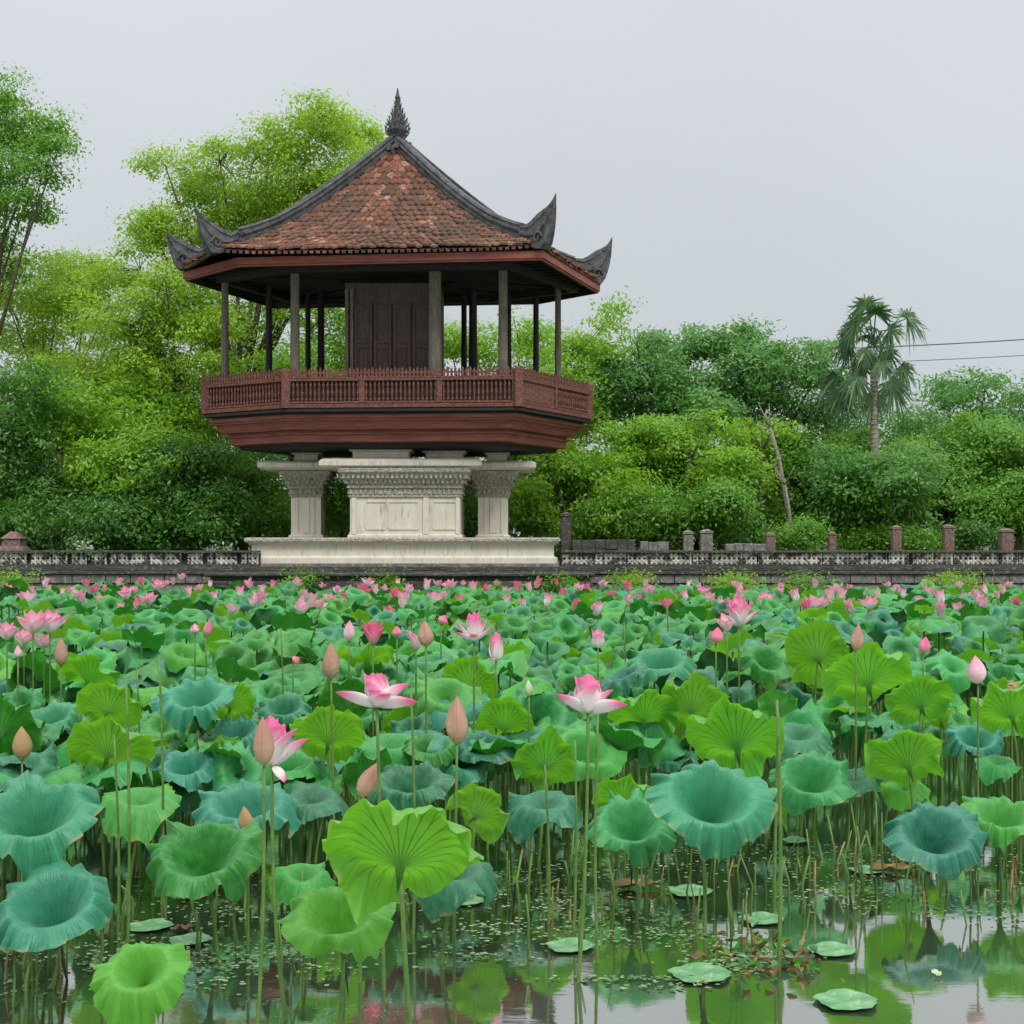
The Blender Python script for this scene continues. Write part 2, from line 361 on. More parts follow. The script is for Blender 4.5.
# ------------------------------------------------------------------ embankment wall and balustrades
def embankment():
    t = thing('embankment_wall', 'dark mossy stone embankment with stepped ledges along the far edge of the pond', 'wall', (0, 37, 0))
    mb = MB()
    for (y0, z0, z1) in ((-.10, -.6, .95), (.06, .952, 1.22), (-.04, 1.222, 1.30), (.16, 1.302, 1.43)):
        mb.box((0, y0 + .5, (z0 + z1) / 2), (90, 1.0, z1 - z0))
    mb.build('stone_courses', M['dark_stone'], t, bevel=.02)
    mb = MB(); r = random.Random(3)
    for z, y in ((.78, -.1), (1.1, .06)):
        x = -22
        while x < 22:
            w = r.uniform(.4, .9); mb.box((x + w / 2, y + .04, z), (w - .02, .16, .26 if z < 1 else .22)); x += w
    mb.build('block_course', M['mid_stone'], t, bevel=.015)
embankment()
def balustrade(x0, x1, label):
    Y = 37.35; z0 = 1.43; z1 = 1.84
    t = thing('balustrade', label, 'balustrade', ((x0 + x1) / 2, Y, z0)); cx = (x0 + x1) / 2; L = x1 - x0
    mb = MB(); mb.box((0, .04, .03), (L, .30, .055)); mb.build('bottom_rail', M['dark_stone'], t, bevel=.01)
    mb = MB(); mb.box((0, .0, .385), (L, .26, .04)); mb.box((0, .02, .415), (L, .2, .02)); mb.build('coping', M['dark_stone'], t, bevel=.012)
    mb = MB(); mb.box((0, .11, .205), (L, .06, .30)); mb.build('backing_panel', M['dark_stone'], t)
    mb = MB(); r = random.Random(int(abs(x0) * 10)); x = -L / 2 + .1; n = 0
    while x < L / 2 - .1:
        if n % 14 == 13:
            x += .05
        else:
            j = r.uniform(-.01, .01); k = .075
            if r.random() > .06:
                for zz in (.125, .278):
                    for a in (PI / 4, -PI / 4):   # small crossed bars, the lattice pattern
                        dx = math.cos(a) * k; dz = math.sin(a) * k
                        mb.tube([(x - dx, j, zz - dz), (x + dx, j, zz + dz)], .030, 4)
                mb.box((x + .065, j, .205), (.035, .07, .30))
            x += .13
        n += 1
    mb.build('lattice', M['lattice'], t)
    return t
balustrade(-21, -6.72, 'whitewashed lattice balustrade on the embankment to the left of the pavilion')
balustrade(1.30, 21, 'long whitewashed lattice balustrade on the embankment right of the pavilion')
def gpost(px, w, ytop, m, label, dep=39.5, kind='post', name='brick_post', grp=None, cap=True):
    p = P(px, ytop, dep); h = p.z - 1.36; t = thing(name, label, kind, (p.x, dep, 1.36), grp); W_ = w * dep / F
    mb = MB(); mb.box((0, 0, h / 2 - .04), (W_, W_, h - .08)); mb.build('shaft', M[m], t, bevel=.02)
    if cap:
        mb = MB(); mb.box((0, 0, h - .045), (W_ * 1.12, W_ * 1.12, .05)); mb.box((0, 0, h + .02), (W_ * 1.1, W_ * 1.1, .06), top=.3); mb.build('cap', M[m], t, bevel=.015)
for i, (px, w, yt, wd) in enumerate(((770, 9, 534, 'short pink brick post with flat cap, nearest the pale leaning trunks'), (832, 7, 533, 'narrow pink brick post, second from the left of the row behind the balustrade'),
        (896, 9, 527, 'darkened brick post half sunk in leaves below the fan palm'), (948, 10, 526, 'tallest mottled brick post right of the fan palm'), (1006, 12, 530, 'mossy brick post at the right end of the row'))):
    gpost(px, w, yt, 'brick_post', wd, grp='brick posts behind the right balustrade')
gpost(566, 10, 514, 'dark_stone', 'dark stone gate post close to the right end of the pavilion plinth', name='gate_post', grp=None)
gpost(688, 10, 532, 'mid_stone', 'stubby left one of two grey ruined posts behind balustrade', name='ruined_post', grp='ruined grey posts')
gpost(706, 12, 531, 'mid_stone', 'stubby right one of two grey ruined posts behind balustrade', name='ruined_post', grp='ruined grey posts')
def ruin(x0, x1, ytop, m, label, dep=39.2):
    a = P(x0, ytop, dep); b = P(x1, ytop, dep); h = a.z - 1.36; t = thing('ruined_wall', label, 'wall', ((a.x + b.x) / 2, dep, 1.36))
    mb = MB(); r = random.Random(x0 + 5); x = -(b.x - a.x) / 2
    while x < (b.x - a.x) / 2:
        w = r.uniform(.18, .4)
        for q in range(3): mb.box((x + w / 2, r.uniform(-.03, .03), h * (q + .5) / 3 * r.uniform(.94, 1.)), (w * .98, .3, h / 3))
        x += w
    mb.build('masonry', M[m], t, bevel=.02)
ruin(572, 634, 539, 'dark_stone', 'low blackened stone wall remnant right of the dark gate post')
ruin(640, 668, 541, 'mid_stone', 'low crumbling grey wall remnant left of the two ruined posts')
ruin(725, 764, 543, 'mid_stone', 'low pale rubble wall beside the first pink brick post')
# left ruined pedestal
def pedestal():
    p = P(14, 540, 39.3); t = thing('stone_pedestal', 'stepped stone pedestal with a pointed top at the far left of the wall', 'pedestal', (p.x, 39.3, 1.36))
    mb = MB(); sq = rect(-.18, .18, -.18, .18)
    mb.prof(sq, [(.5, 0), (.5, .62 * .6), (.42, .42), (.2, .47), (.16, .56), (.08, .62), (.06, .78), (.10, .82), (.02, .9), (-.1, 1.02)]); mb.build('pedestal_body', M['brick_post'], t)
    mb = MB(); mb.box((-.1, .05, .16), (2.2, .6, .32)); mb.build('base_course', M['mid_stone'], t, bevel=.02)
pedestal()
# ------------------------------------------------------------------ pavilion
def pavilion():
    C0 = pl(-129, 150)
    t = thing('pavilion', 'tiled red timber pavilion with upturned eaves on a white stone base at the pond edge', 'pavilion', (C0[0], C0[1], 1.5))
    inv = Matrix.Translation(-Vector((C0[0], C0[1], 1.5)))
    def fin(mb, name, m, parent=t, **kw):
        mb.v = [tuple(inv @ Vector(v)) for v in mb.v]; return mb.build(name, m, parent, **kw)
    # the tile material reads object z: keep roof in world heights through offset
    roof = [pl(-358, 109), pl(-307, 24), pl(33, 0), pl(100, 192), pl(49, 276), pl(-291, 300)]
    fas = [pl(-352, 115), pl(-280, 40), pl(29, 6), pl(96, 190), pl(30, 262), pl(-287, 292)]
    rail = [pl(-333, 120), pl(-236, 56), pl(6, 38), pl(87, 186), pl(-22, 261), pl(-260, 278)]
    ZE = 9.68; ZA = 13.45
    def surf(A, B, u, s):
        x = A[0] + (B[0] - A[0]) * u; y = A[1] + (B[1] - A[1]) * u
        x += (C0[0] - x) * s; y += (C0[1] - y) * s
        z = ZE + (ZA - ZE) * s - 2.05 * s * (1 - s) * (1 - .45 * s) + .10 * abs(2 * u - 1) ** 6 * (1 - min(1, s * 3))
        return Vector((x, y, z))
    # tiles
    mb = MB(); r = random.Random(5); n = 6; NR = 22
    for k in range(n):
        A, B = roof[k], roof[(k + 1) % n]; Lw = math.dist(A, B)
        for i in range(NR):
            s0 = i / NR * .985; s1 = (i + 1.55) / NR * .985
            wd = Lw * (1 - s0); cnt = max(2, int(wd / .20))
            for j in range(cnt):
                off = .5 if i % 2 else 0
                uc = (j + off) / cnt; hw = .53 / cnt
                if uc > 1: continue
                ua, ub = max(0, uc - hw), min(1, uc + hw)
                lift = .085 + r.uniform(-.03, .03); sj = r.uniform(-.06, .06) / NR
                p = [surf(A, B, ua, s1), surf(A, B, ub, s1), surf(A, B, ub, s0 + .35 / NR + sj), surf(A, B, uc, s0 - .12 / NR + sj), surf(A, B, ua, s0 + .35 / NR + sj), surf(A, B, uc, (s0 + s1) / 2)]
                zz = [0, 0, lift, lift + .012, lift, lift * .6 + .055]
                v = [q + Vector((0, 0, zz[a])) for a, q in enumerate(p)]
                lo = [v[2] - Vector((0, 0, .05)), v[3] - Vector((0, 0, .06)), v[4] - Vector((0, 0, .05))]
                mb.add(v + lo, [(0, 5, 1), (1, 5, 2), (2, 5, 3), (3, 5, 4), (4, 5, 0), (2, 3, 7, 6), (3, 4, 8, 7)])
    tiles = fin(mb, 'roof_tiles', M['tile'])
    mb = MB()
    for k in range(n):
        A, B = roof[k], roof[(k + 1) % n]; vs = []; m_ = 12
        for i in range(m_ + 1):
            for j in range(9): vs.append(surf(A, B, j / 8, i / m_ * .99) - Vector((0, 0, .03)))
        mb.add(vs, [(i * 9 + j, i * 9 + j + 1, (i + 1) * 9 + j + 1, (i + 1) * 9 + j) for i in range(m_) for j in range(8)])
    fin(mb, 'roof_deck', M['dark_wood'])
    # soffit and rafters
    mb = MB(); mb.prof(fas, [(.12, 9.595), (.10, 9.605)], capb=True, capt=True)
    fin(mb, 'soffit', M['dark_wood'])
    mb = MB()
    for k in range(n):
        A, B = fas[k], fas[(k + 1) % n]; q = int(math.dist(A, B) / .45)
        for j in range(1, q):
            a = Vector((A[0] + (B[0] - A[0]) * j / q, A[1] + (B[1] - A[1]) * j / q, 9.55)); b = Vector((C0[0], C0[1], 9.55))
            mb.tube([a, a + (b - a) * .7], .04, 4)
    fin(mb, 'rafters', M['dark_wood'])
    mb = MB(); mb.prof(fas, [(-.02, 9.35), (.05, 9.35), (.05, 9.39), (.09, 9.40), (.09, 9.585), (-.02, 9.585)], capb=False, capt=False)
    fin(mb, 'eave_fascia', M['red_wood'])
    mb = MB(); mb.prof(fas, [(-.07, 9.58), (-.03, 9.34), (-.022, 9.34)], False, False); fin(mb, 'eave_shade_band', M['dark_wood'])  # added near-black band, puts under-eave shade over the fascia's red inner face
    mb = MB()
    for k in range(n):     # tile nosing under the first course
        A, B = roof[k], roof[(k + 1) % n]; q = int(math.dist(A, B) / .17)
        for j in range(q):
            p = surf(A, B, (j + .5) / q, .01); mb.box((p.x, p.y, p.z - .075), (.10, .10, .07))
    tag(fin(mb, 'eave_tile_ends', M['tile']), kind='stuff')
    mb = MB(); mb.prof(rail, [(-.42, 9.34), (-.22, 9.34), (-.22, 9.54), (-.42, 9.54)], False, False)
    fin(mb, 'ring_beam', M['dark_wood'])
    # hips
    for k in range(n):
        Cn = Vector((roof[k][0], roof[k][1])); d = (Cn - Vector(C0)); Ld = d.length; d.normalize(); pr = Vector((-d.y, d.x))
        st = []
        A = roof[k]
        for i in range(26):
            s = .985 - i * (.985 - .13) / 25
            q = surf(A, A, 0, s); rho = -s * Ld; h = q.z - ZE
            kk = max(0, (.35 - s) / .35); st.append((rho, h - .06, rho, h + .31 + .10 * kk, .185))
        st += [(-.7, .16, -.75, .66, .18), (-.45, .05, -.55, .70, .185), (-.2, -.06, -.40, .78, .18), (0., -.08, -.28, .87, .17), (.12, .08, -.16, .96, .155), (.20, .30, -.03, 1.03, .13), (.27, .55, .08, 1.09, .10), (.32, .82, .19, 1.17, .075), (.345, 1.08, .28, 1.28, .05), (.375, 1.42, .37, 1.45, .012)]
        sc = (.74, .74, .90, .93, .9, .9)[k]
        vs = []; ws = [(0, 1), (.2, 1.08), (.25, .74), (.42, .74), (.47, 1.04), (.62, 1.04), (.67, .66), (.8, .66), (.84, .82), (1, .6)]
        sec = [(f, w) for f, w in ws] + [(f, -w) for f, w in reversed(ws)]
        nz = len(sec)
        for (r0, h0, r1, h1, w) in st:
            for f, ww in sec:
                rr = r0 + (r1 - r0) * f; hh = (h0 + (h1 - h0) * f) * (sc if r1 > -.6 else 1)
                p = Cn + d * rr + pr * (w * ww); vs.append((p.x, p.y, ZE + hh))
        fs = [(i * nz + j, i * nz + (j + 1) % nz, (i + 1) * nz + (j + 1) % nz, (i + 1) * nz + j) for i in range(len(st) - 1) for j in range(nz)]
        fs.append(tuple(range(nz - 1, -1, -1)))
        mb = MB(); mb.add(vs, fs); hp = fin(mb, 'hip_ridge', M['ridge_stone'])
        # carved scroll at the foot of the horn
        mb = MB(); p = Cn + d * (-.12)
        for sgn in (-1, 1):
            mb = MB(); pts = []
            for a in range(14):
                an = a * .55; rr = .16 * (1 - a / 16); q = p + d * (rr * math.cos(an)) + pr * (sgn * .17); pts.append((q.x, q.y, ZE + .22 + rr * math.sin(an)))
            mb.tube(pts, .04, 6); fin(mb, 'scroll', M['ridge_stone'], hp)
    # finial
    mb = MB(); c = (C0[0] + .06, C0[1], 13.08)
    mb.lathe(c, [(.40, 0), (.34, .18), (.20, .32), (.12, .42), (.16, .50), (.28, .70), (.24, .9), (.12, 1.25), (.07, 1.5), (.055, 1.6), (.075, 1.66), (.05, 1.74), (.012, 1.93)], 12)
    rr = random.Random(2)
    for i in range(17):
        z = .46 + i * .072; R = float(np.interp(i, [0, 2, 4, 6, 9, 13, 16], [.17, .29, .335, .31, .21, .10, .055])); m_ = max(5, int(11 - i * .4))
        for j in range(m_):
            a = 2 * PI * (j + .5 * (i % 2)) / m_; x = c[0] + R * math.cos(a); y = c[1] + R * math.sin(a); q = .075 - .025 * i / 16
            dx, dy = math.cos(a), math.sin(a)
            mb.add([(x - dy * q * .6, y + dx * q * .6, c[2] + z - q * .5), (x + dy * q * .6, y - dx * q * .6, c[2] + z - q * .5), (x + dx * q * .9, y + dy * q * .9, c[2] + z + q * 1.1), (x - dx * q * .4, y - dy * q * .4, c[2] + z + q * .2)], [(0, 1, 2), (1, 3, 2), (3, 0, 2)])
    for j in range(12):
        a = 2 * PI * j / 12; mb.box((c[0] + .42 * math.cos(a), c[1] + .42 * math.sin(a), c[2] + .16 + .05 * (j % 2)), (.14, .14, .22), a, .5)
    fin(mb, 'finial', M['ridge_stone'])
    # balcony floor and moulded base
    mb = MB()
    mb.prof(rail, [(-.54, 4.78), (-.52, 4.80), (-.50, 4.98), (-.44, 4.99), (-.44, 5.04), (-.50, 5.05), (-.50, 5.10), (-.32, 5.11), (-.30, 5.15), (-.24, 5.33), (-.15, 5.34), (-.15, 5.39), (-.10, 5.40), (-.08, 5.49)])
    fin(mb, 'base_moulding', M['red_wood'])
    mb = MB(); mb.prof(rail, [(-.14, 5.50), (-.14, 5.55), (.05, 5.56), (.05, 5.62), (.02, 5.66)]); fin(mb, 'balcony_floor', M['dark_wood'])
    mb = MB(); mb.prof(rail, [(-1.1, 4.62), (-.75, 4.66), (-.70, 4.79)]); fin(mb, 'floor_beams', M['dark_wood'])
    # railing, one part per side
    for k in range(n):
        A = Vector(rail[k]); B = Vector(rail[(k + 1) % n]); L = (B - A).length; d = (B - A) / L; ang = math.atan2(d.y, d.x)
        mb = MB(); z = 5.66
        def bx(u, zc, w, dep, h, o=0): 
            p = A + d * u + Vector((d.y, -d.x)) * o; mb.box((p.x, p.y, zc), (w, dep, h), ang)
        bx(L / 2, z + .05, L - .16, .14, .10); bx(L / 2, z + .145, L - .16, .07, .05)
        bx(L / 2, z + .745, L - .16, .13, .06); bx(L / 2, z + .805, L - .16, .08, .04)
        bays = max(1, round(L / 2.1)); bw = L / bays
        for b in range(bays):
            if b: bx(b * bw, z + .44, .15, .10, .60)
            u0 = b * bw + .11; u1 = (b + 1) * bw - .11; q = int((u1 - u0) / .115)
            solid = False; solid_ = (k == 2 and b == 0)
            if solid_: bx((u0 + u1) / 2, z + .44, u1 - u0, .04, .56)
            for j in range(q + 1):
                u = u0 + (u1 - u0) * j / max(1, q); p = A + d * u
                mb.lathe((p.x, p.y, z + .17), [(.022, 0), (.040, .05), (.018, .10), (.034, .22), (.020, .34), (.042, .44), (.024, .50), (.024, .55)], 6)
        q = int(L / .10)
        for j in range(q):
            u = (j + .5) * L / q; h = .21 if j % 2 else .17
            bx(u, z + .82 + h / 2, .062, .035, h); bx(u, z + .82 + h + .02, .036, .03, .045)
        bx(L / 2, z + .93, L - .1, .022, .04)
        rp_ = fin(mb, 'railing_panel', M['rail_wood'])
        mb = MB(); p = A + d * (L / 2) - Vector((d.y, -d.x)) * .06; mb.box((p.x, p.y, z + .45), (L - .3, .02, .58), ang); fin(mb, 'dark_gap_sheet', M['dark_wood'], rp_)  # added dark sheet, paints in the darkness between the balusters
    for p in rail:
        mb = MB(); mb.box((p[0], p[1], 5.66 + .50), (.20, .20, 1.0), .3); mb.box((p[0], p[1], 6.69), (.15, .15, .07), .3, .4)
        fin(mb, 'corner_post', M['rail_wood'])
    # posts
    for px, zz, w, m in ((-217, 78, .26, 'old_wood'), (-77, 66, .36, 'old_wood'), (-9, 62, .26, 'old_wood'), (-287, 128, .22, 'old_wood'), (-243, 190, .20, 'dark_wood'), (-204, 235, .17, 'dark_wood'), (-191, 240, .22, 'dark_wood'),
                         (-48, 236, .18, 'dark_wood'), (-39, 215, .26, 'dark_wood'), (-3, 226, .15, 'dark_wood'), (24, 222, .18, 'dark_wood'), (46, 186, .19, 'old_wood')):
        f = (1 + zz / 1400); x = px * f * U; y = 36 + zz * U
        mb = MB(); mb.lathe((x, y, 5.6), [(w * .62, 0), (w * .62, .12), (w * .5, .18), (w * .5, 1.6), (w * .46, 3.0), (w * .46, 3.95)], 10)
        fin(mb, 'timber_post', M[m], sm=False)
    # inner chamber with doors
    x0 = -167 * 1.08 * U; x1 = -72 * 1.08 * U; y0 = 36 + 112 * U; y1 = 36 + 200 * U
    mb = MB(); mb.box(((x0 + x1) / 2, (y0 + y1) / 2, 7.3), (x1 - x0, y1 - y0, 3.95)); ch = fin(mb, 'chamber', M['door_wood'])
    for j in range(4):
        wd = (x1 - x0 - .5) / 4; xc = x0 + .25 + wd * (j + .5)
        mb = MB(); mb.box((xc, y0 - .03, 7.2), (wd - .06, .05, 3.0))
        for q in (-1, 1): mb.box((xc + q * (wd / 2 - .06), y0 - .07, 7.2), (.07, .05, 3.0))
        for zz in (5.8, 6.3, 7.48, 7.62, 8.6): mb.box((xc, y0 - .068, zz), (wd - .16, .04, .07))
        for q in range(3): mb.box((xc - .12 + .12 * q, y0 - .066, 7.0), (.02, .02, 1.0))
        fin(mb, 'door_leaf', M['door_wood'], ch, bevel=.006)
    mb = MB()
    for xx in (x0 + .06, x1 - .06, x0 + .2): mb.box((xx, y0 - .08, 7.3), (.09, .1, 3.6))
    fin(mb, 'door_frame', M['old_wood'], ch, bevel=.01)
    # ---- stone support
    def X(px, zz): return px * (1 + zz / 1400) * U
    def Yd(zz): return 36 + zz * U
    mb = MB(); mb.prof(rect(X(-264, 58), X(45, 58), Yd(58), Yd(262)), [(.02, 1.50), (.02, 1.66), (-.06, 1.68), (-.08, 1.72), (-.08, 1.98), (-.03, 2.02), (.02, 2.05), (.07, 2.085)])
    pn_ = fin(mb, 'plinth', M['white_stone'], bevel=.012)
    mb = MB(); mb.prof(rect(X(-264, 58), X(45, 58), Yd(58), Yd(262)), [(.09, 2.088), (.09, 2.17), (.04, 2.20)]); fin(mb, 'coping', M['carved_stone'], pn_, bevel=.01)
    mb = MB(); mb.prof(rect(X(-264, 58), X(45, 58), Yd(58), Yd(262)), [(.12, 1.28), (.12, 1.40), (.06, 1.42), (.06, 1.499)]); fin(mb, 'plinth_footing', M['mid_stone'], bevel=.01)
    mb = MB(); mb.prof(rect(X(-264, 40), X(45, 40), Yd(40), Yd(60)), [(.9, .7), (.9, 1.05), (.8, 1.08), (.8, 1.16), (.95, 1.2), (.95, 1.27)]); fin(mb, 'landing_step', M['dark_stone'], bevel=.02)
    # central block
    blk = rect(X(-162, 92), X(-52, 92), Yd(92), Yd(220))
    mb = MB(); mb.prof(blk, [(.06, 2.19), (.06, 2.27), (.0, 2.30), (.0, 3.30)]); b = fin(mb, 'centre_block', M['white_stone'], bevel=.01)
    yb = Yd(92)
    for a, c_ in ((-146, -126), (-123, -93), (-79, -56)):
        xa, xb = X(a, 92), X(c_, 92); mb = MB()
        for (xc, zc, w, h) in (((xa + xb) / 2, 3.19, xb - xa, .04), ((xa + xb) / 2, 2.44, xb - xa, .04), (xa, 2.815, .04, .71), (xb, 2.815, .04, .71)): mb.box((xc, yb - .012, zc), (w, .03, h))
        fin(mb, 'panel_frame', M['white_stone'], b)
    for xx, ww in ((-86, .16), (-158, .12), (-54.2, .10)):
        mb = MB(); mb.box((X(xx, 92), yb - .02, 2.8), (ww, .06, 1.0)); fin(mb, 'pilaster', M['white_stone'], b)
    def capital(poly, z0, z1, fl, name='capital'):
        H = z1 - z0
        mb = MB(); mb.prof(poly, [(.03, z0), (.06, z0 + .03 * H), (.03, z0 + .08 * H), (.02, z0 + .30 * H), (.09, z0 + .33 * H), (.09, z0 + .38 * H), (.05, z0 + .42 * H), (fl * .35, z0 + .55 * H), (fl * .8, z0 + .80 * H), (fl, z0 + .86 * H), (fl, z0 + .97 * H), (fl * .9, z1)])
        xs = [p[0] for p in poly]; ys = [p[1] for p in poly]; r = random.Random(int(z0 * 100 + xs[0]))
        for q, (zz, of, hh) in enumerate(((z0 + .19 * H, .035, .14 * H), (z0 + .56 * H, fl * .42, .15 * H), (z0 + .72 * H, fl * .72, .15 * H))):
            for side in range(4):
                a = Vector(offset_poly(poly, of)[side]); b_ = Vector(offset_poly(poly, of)[(side + 1) % 4]); m_ = max(3, int((b_ - a).length / .13))
                for j in range(m_):
                    p = a + (b_ - a) * ((j + .5) / m_); w = .085
                    mb.box((p.x, p.y, zz), (w, w, hh), PI / 4 if j % 2 else 0, .5)
                    mb.box((p.x, p.y, zz + hh * .6), (w * .6, w * .6, hh * .4), 0, .6)
        return fin(mb, name, M['carved_stone'], bevel=.008)
    capital(blk, 3.30, 4.10, .30, 'block_cornice')
    for pc, hw, zz in ((-206, 15, 150), (-19, 15, 150)):
        cx = X(pc, zz); w = hw * 1.107 * U; sq = rect(cx - w, cx + w, Yd(zz), Yd(zz) + 2 * w)
        mb = MB(); mb.prof(sq, [(.07, 2.19), (.07, 2.26), (.02, 2.29), (.0, 2.31), (.0, 3.36)])
        for q in (-1, 0, 1): mb.box((cx + q * w * .55, Yd(zz) - .012, 2.83), (.035 if q else .2, .03, .98))
        cl = fin(mb, 'stone_column', M['white_stone'], bevel=.01)
        cp = capital(sq, 3.36, 4.12, .30)
        cp.parent = cl
    # entablature slabs
    mb = MB()
    mb.prof(rect(X(-192, 84), X(-31, 84), Yd(80), Yd(225)), [(-.12, 4.10), (-.04, 4.14), (.02, 4.16), (.02, 4.28), (-.03, 4.33), (-.1, 4.36)])
    fin(mb, 'entablature', M['white_stone'], bevel=.01)
    mb = MB(); mb.prof(rect(X(-254, 135), X(24, 135), Yd(128), Yd(222)), [(-.14, 4.121), (-.05, 4.16), (.0, 4.18), (.0, 4.30), (-.05, 4.345), (-.12, 4.37)])
    fin(mb, 'side_entablature', M['white_stone'], bevel=.01)
    for a, c_, zz, z1 in ((-161, -102, 100, 4.78), (-88, -48, 120, 4.66), (-219, -193, 150, 4.64), (-26, -4, 150, 4.64)):
        mb = MB(); mb.prof(rect(X(a, zz), X(c_, zz), Yd(zz), Yd(zz + 40)), [(0, 4.34), (.0, 4.40), (-.04, 4.42), (-.04, 4.56), (.05, 4.60), (.07, z1)])
        fin(mb, 'stone_corbel', M['white_stone'], bevel=.01)
    return t
pav = pavilion()
# ------------------------------------------------------------------ trees
def leaf_cloud(cents, rads, n, size, seed, zmin=1.4):
    """leaf-sized rhombi gathered in twig clusters; cents/rads arrays of blobs"""
    rs = np.random.RandomState(seed); cents = np.array(cents, float); rads = np.array(rads, float)
    if zmin > 1:      # every limb carries several separate lobes of leaves
        c2 = []; r2 = []
        for c_, r_ in zip(cents, rads):
            k_ = int(np.clip(5 + r_[0] * r_[2] * 2.6, 6, 16)); a_ = rs.normal(size=(k_, 3)); a_ /= np.linalg.norm(a_, axis=1)[:, None]
            for q in a_:
                rr_ = rs.uniform(.30, .52); c2.append(c_ + q * r_ * rs.uniform(.45, .80)); r2.append(np.array([rr_ * 1.25, rr_ * 1.15, rr_ * .85]) * min(r_.mean(), 2.0))
        cents = np.array(c2); rads = np.array(r2)
    vol = rads[:, 0] * rads[:, 2]; p = vol / vol.sum()
    per = 38; ncl = max(1, n // per)
    b = rs.choice(len(cents), ncl, p=p)
    d = rs.normal(size=(ncl, 3)); d /= np.linalg.norm(d, axis=1)[:, None]
    rr = rs.uniform(.45, 1.0, ncl) ** .5 * (1 + .15 * rs.normal(size=ncl) + .35 * np.maximum(0, rs.normal(size=ncl) - 1.1))
    cc = cents[b] + d * rads[b] * rr[:, None]
    sizec = rs.uniform(.6, 1.5, ncl)
    L = ncl * per; ci = np.repeat(np.arange(ncl), per)
    spread = .23 * sizec[ci][:, None]
    pos = cc[ci] + np.clip(rs.normal(size=(L, 3)), -1.7, 1.7) * spread * np.array([1.2, 1.2, .55])
    # keep twigs above ground
    pos[:, 2] = np.maximum(pos[:, 2], zmin + rs.uniform(0, .3, L))
    nrm = rs.normal(size=(L, 3)) * .6; nrm[:, 2] = np.abs(nrm[:, 2]) + .45; nrm += d[ci] * 1.15 + (rs.normal(size=(ncl, 3)) * .45)[ci]; nrm /= np.linalg.norm(nrm, axis=1)[:, None]
    t = np.cross(nrm, rs.normal(size=(L, 3))); t /= np.linalg.norm(t, axis=1)[:, None]; w = np.cross(nrm, t)
    s = (size * rs.uniform(.6, 1.35, L))[:, None]
    tip = t * s; sd_ = w * s * .46
    V = np.stack([pos - tip * .5, pos + sd_ * .5 - nrm * s * .06, pos + tip * .5, pos - sd_ * .5 - nrm * s * .06], 1).reshape(-1, 3)
    Q = np.arange(L * 4).reshape(-1, 4)
    return V, Q, cc
def tree(name, label, dep, px_base, blobs, n, fm, size=.13, cat='tree', grp=None, bark='bark', tr=.16, seed=None, zr=1.0, twigs=60):
    seed = seed if seed is not None else int(abs(px_base) * 7 + dep * 13 + n) % 9999
    cents = []; rads = []
    r = random.Random(seed)
    for (bx_, by_, rx, ry) in blobs:
        dd = dep + r.uniform(-1.5, 1.5); c = P(bx_, by_, dd); cents.append(c); k = dep / F; rads.append((rx * k, max(1.0, rx * k * zr), ry * k))
    base = Vector(((px_base - 512) * dep / F, dep, 1.3))
    o = thing(name, label, cat, base, grp)
    V, Q, cc = leaf_cloud([tuple(c) for c in cents], rads, int(n * {'f_cool': 1.1, 'f_spring': 1.65}.get(fm, 1.6)), size * 1.12, seed)
    V = V - np.array(base); me = mesh_np('crown', V, Q, M[fm], sm=False); link('crown', me, o)
    mb = MB(); top = max(c.z for c in cents); fork = base.z + (top - base.z) * .35
    fp = Vector((base.x + r.uniform(-.3, .3), base.y, fork))
    mid = (base + fp) / 2 + Vector((r.uniform(-.15, .15), 0, 0))
    mb.tube([base - base, mid - base, fp - base], [tr * 1.2, tr, tr * .8], 8); mb.build('trunk', M[bark], o, sm=True)
    mb = MB(); cb = [fp]
    for c in cents:
        c = Vector(c); m_ = (fp + c) / 2 + Vector((r.uniform(-.4, .4), r.uniform(-.4, .4), r.uniform(.1, .6)))
        mb.tube([fp - base, m_ - base, c - base], [tr * .42, tr * .24, tr * .08], 6); cb += [m_, c]
    for i in range(min(twigs, len(cc))):
        q = Vector(cc[int(r.random() * len(cc))]); a = min(cb, key=lambda z: (z - q).length)
        if (a - q).length > .3:
            m_ = (a + q) / 2 + Vector((r.uniform(-.2, .2), r.uniform(-.2, .2), r.uniform(-.1, .3)))
            mb.tube([a - base, m_ - base, q - base], [tr * .13, tr * .08, .012], 4, cap=False)
    mb.build('branches', M[bark], o, sm=True)
    return o
Q_ = 1.0
tree('tall_tree', 'tall airy dark-leaved tree cut by the left edge of the photo', 47, -12,
     [(8, 100, 30, 28), (48, 128, 30, 20), (15, 140, 42, 34), (45, 165, 32, 26), (-5, 180, 46, 40), (58, 150, 20, 16), (25, 205, 32, 20), (-10, 240, 40, 26), (10, 265, 26, 14), (-40, 110, 40, 50)], 15000, 'f_mid', .125, tr=.22)
tree('broadleaf_tree', 'pale airy tree with thin crown between the tall left tree and pavilion', 50, 60,
     [(40, 265, 46, 14), (90, 262, 40, 22), (60, 300, 60, 36), (110, 300, 40, 44), (20, 330, 40, 50), (75, 350, 55, 36), (5, 295, 26, 26), (140, 270, 30, 30)], 17000, 'f_spring', .12, tr=.16)
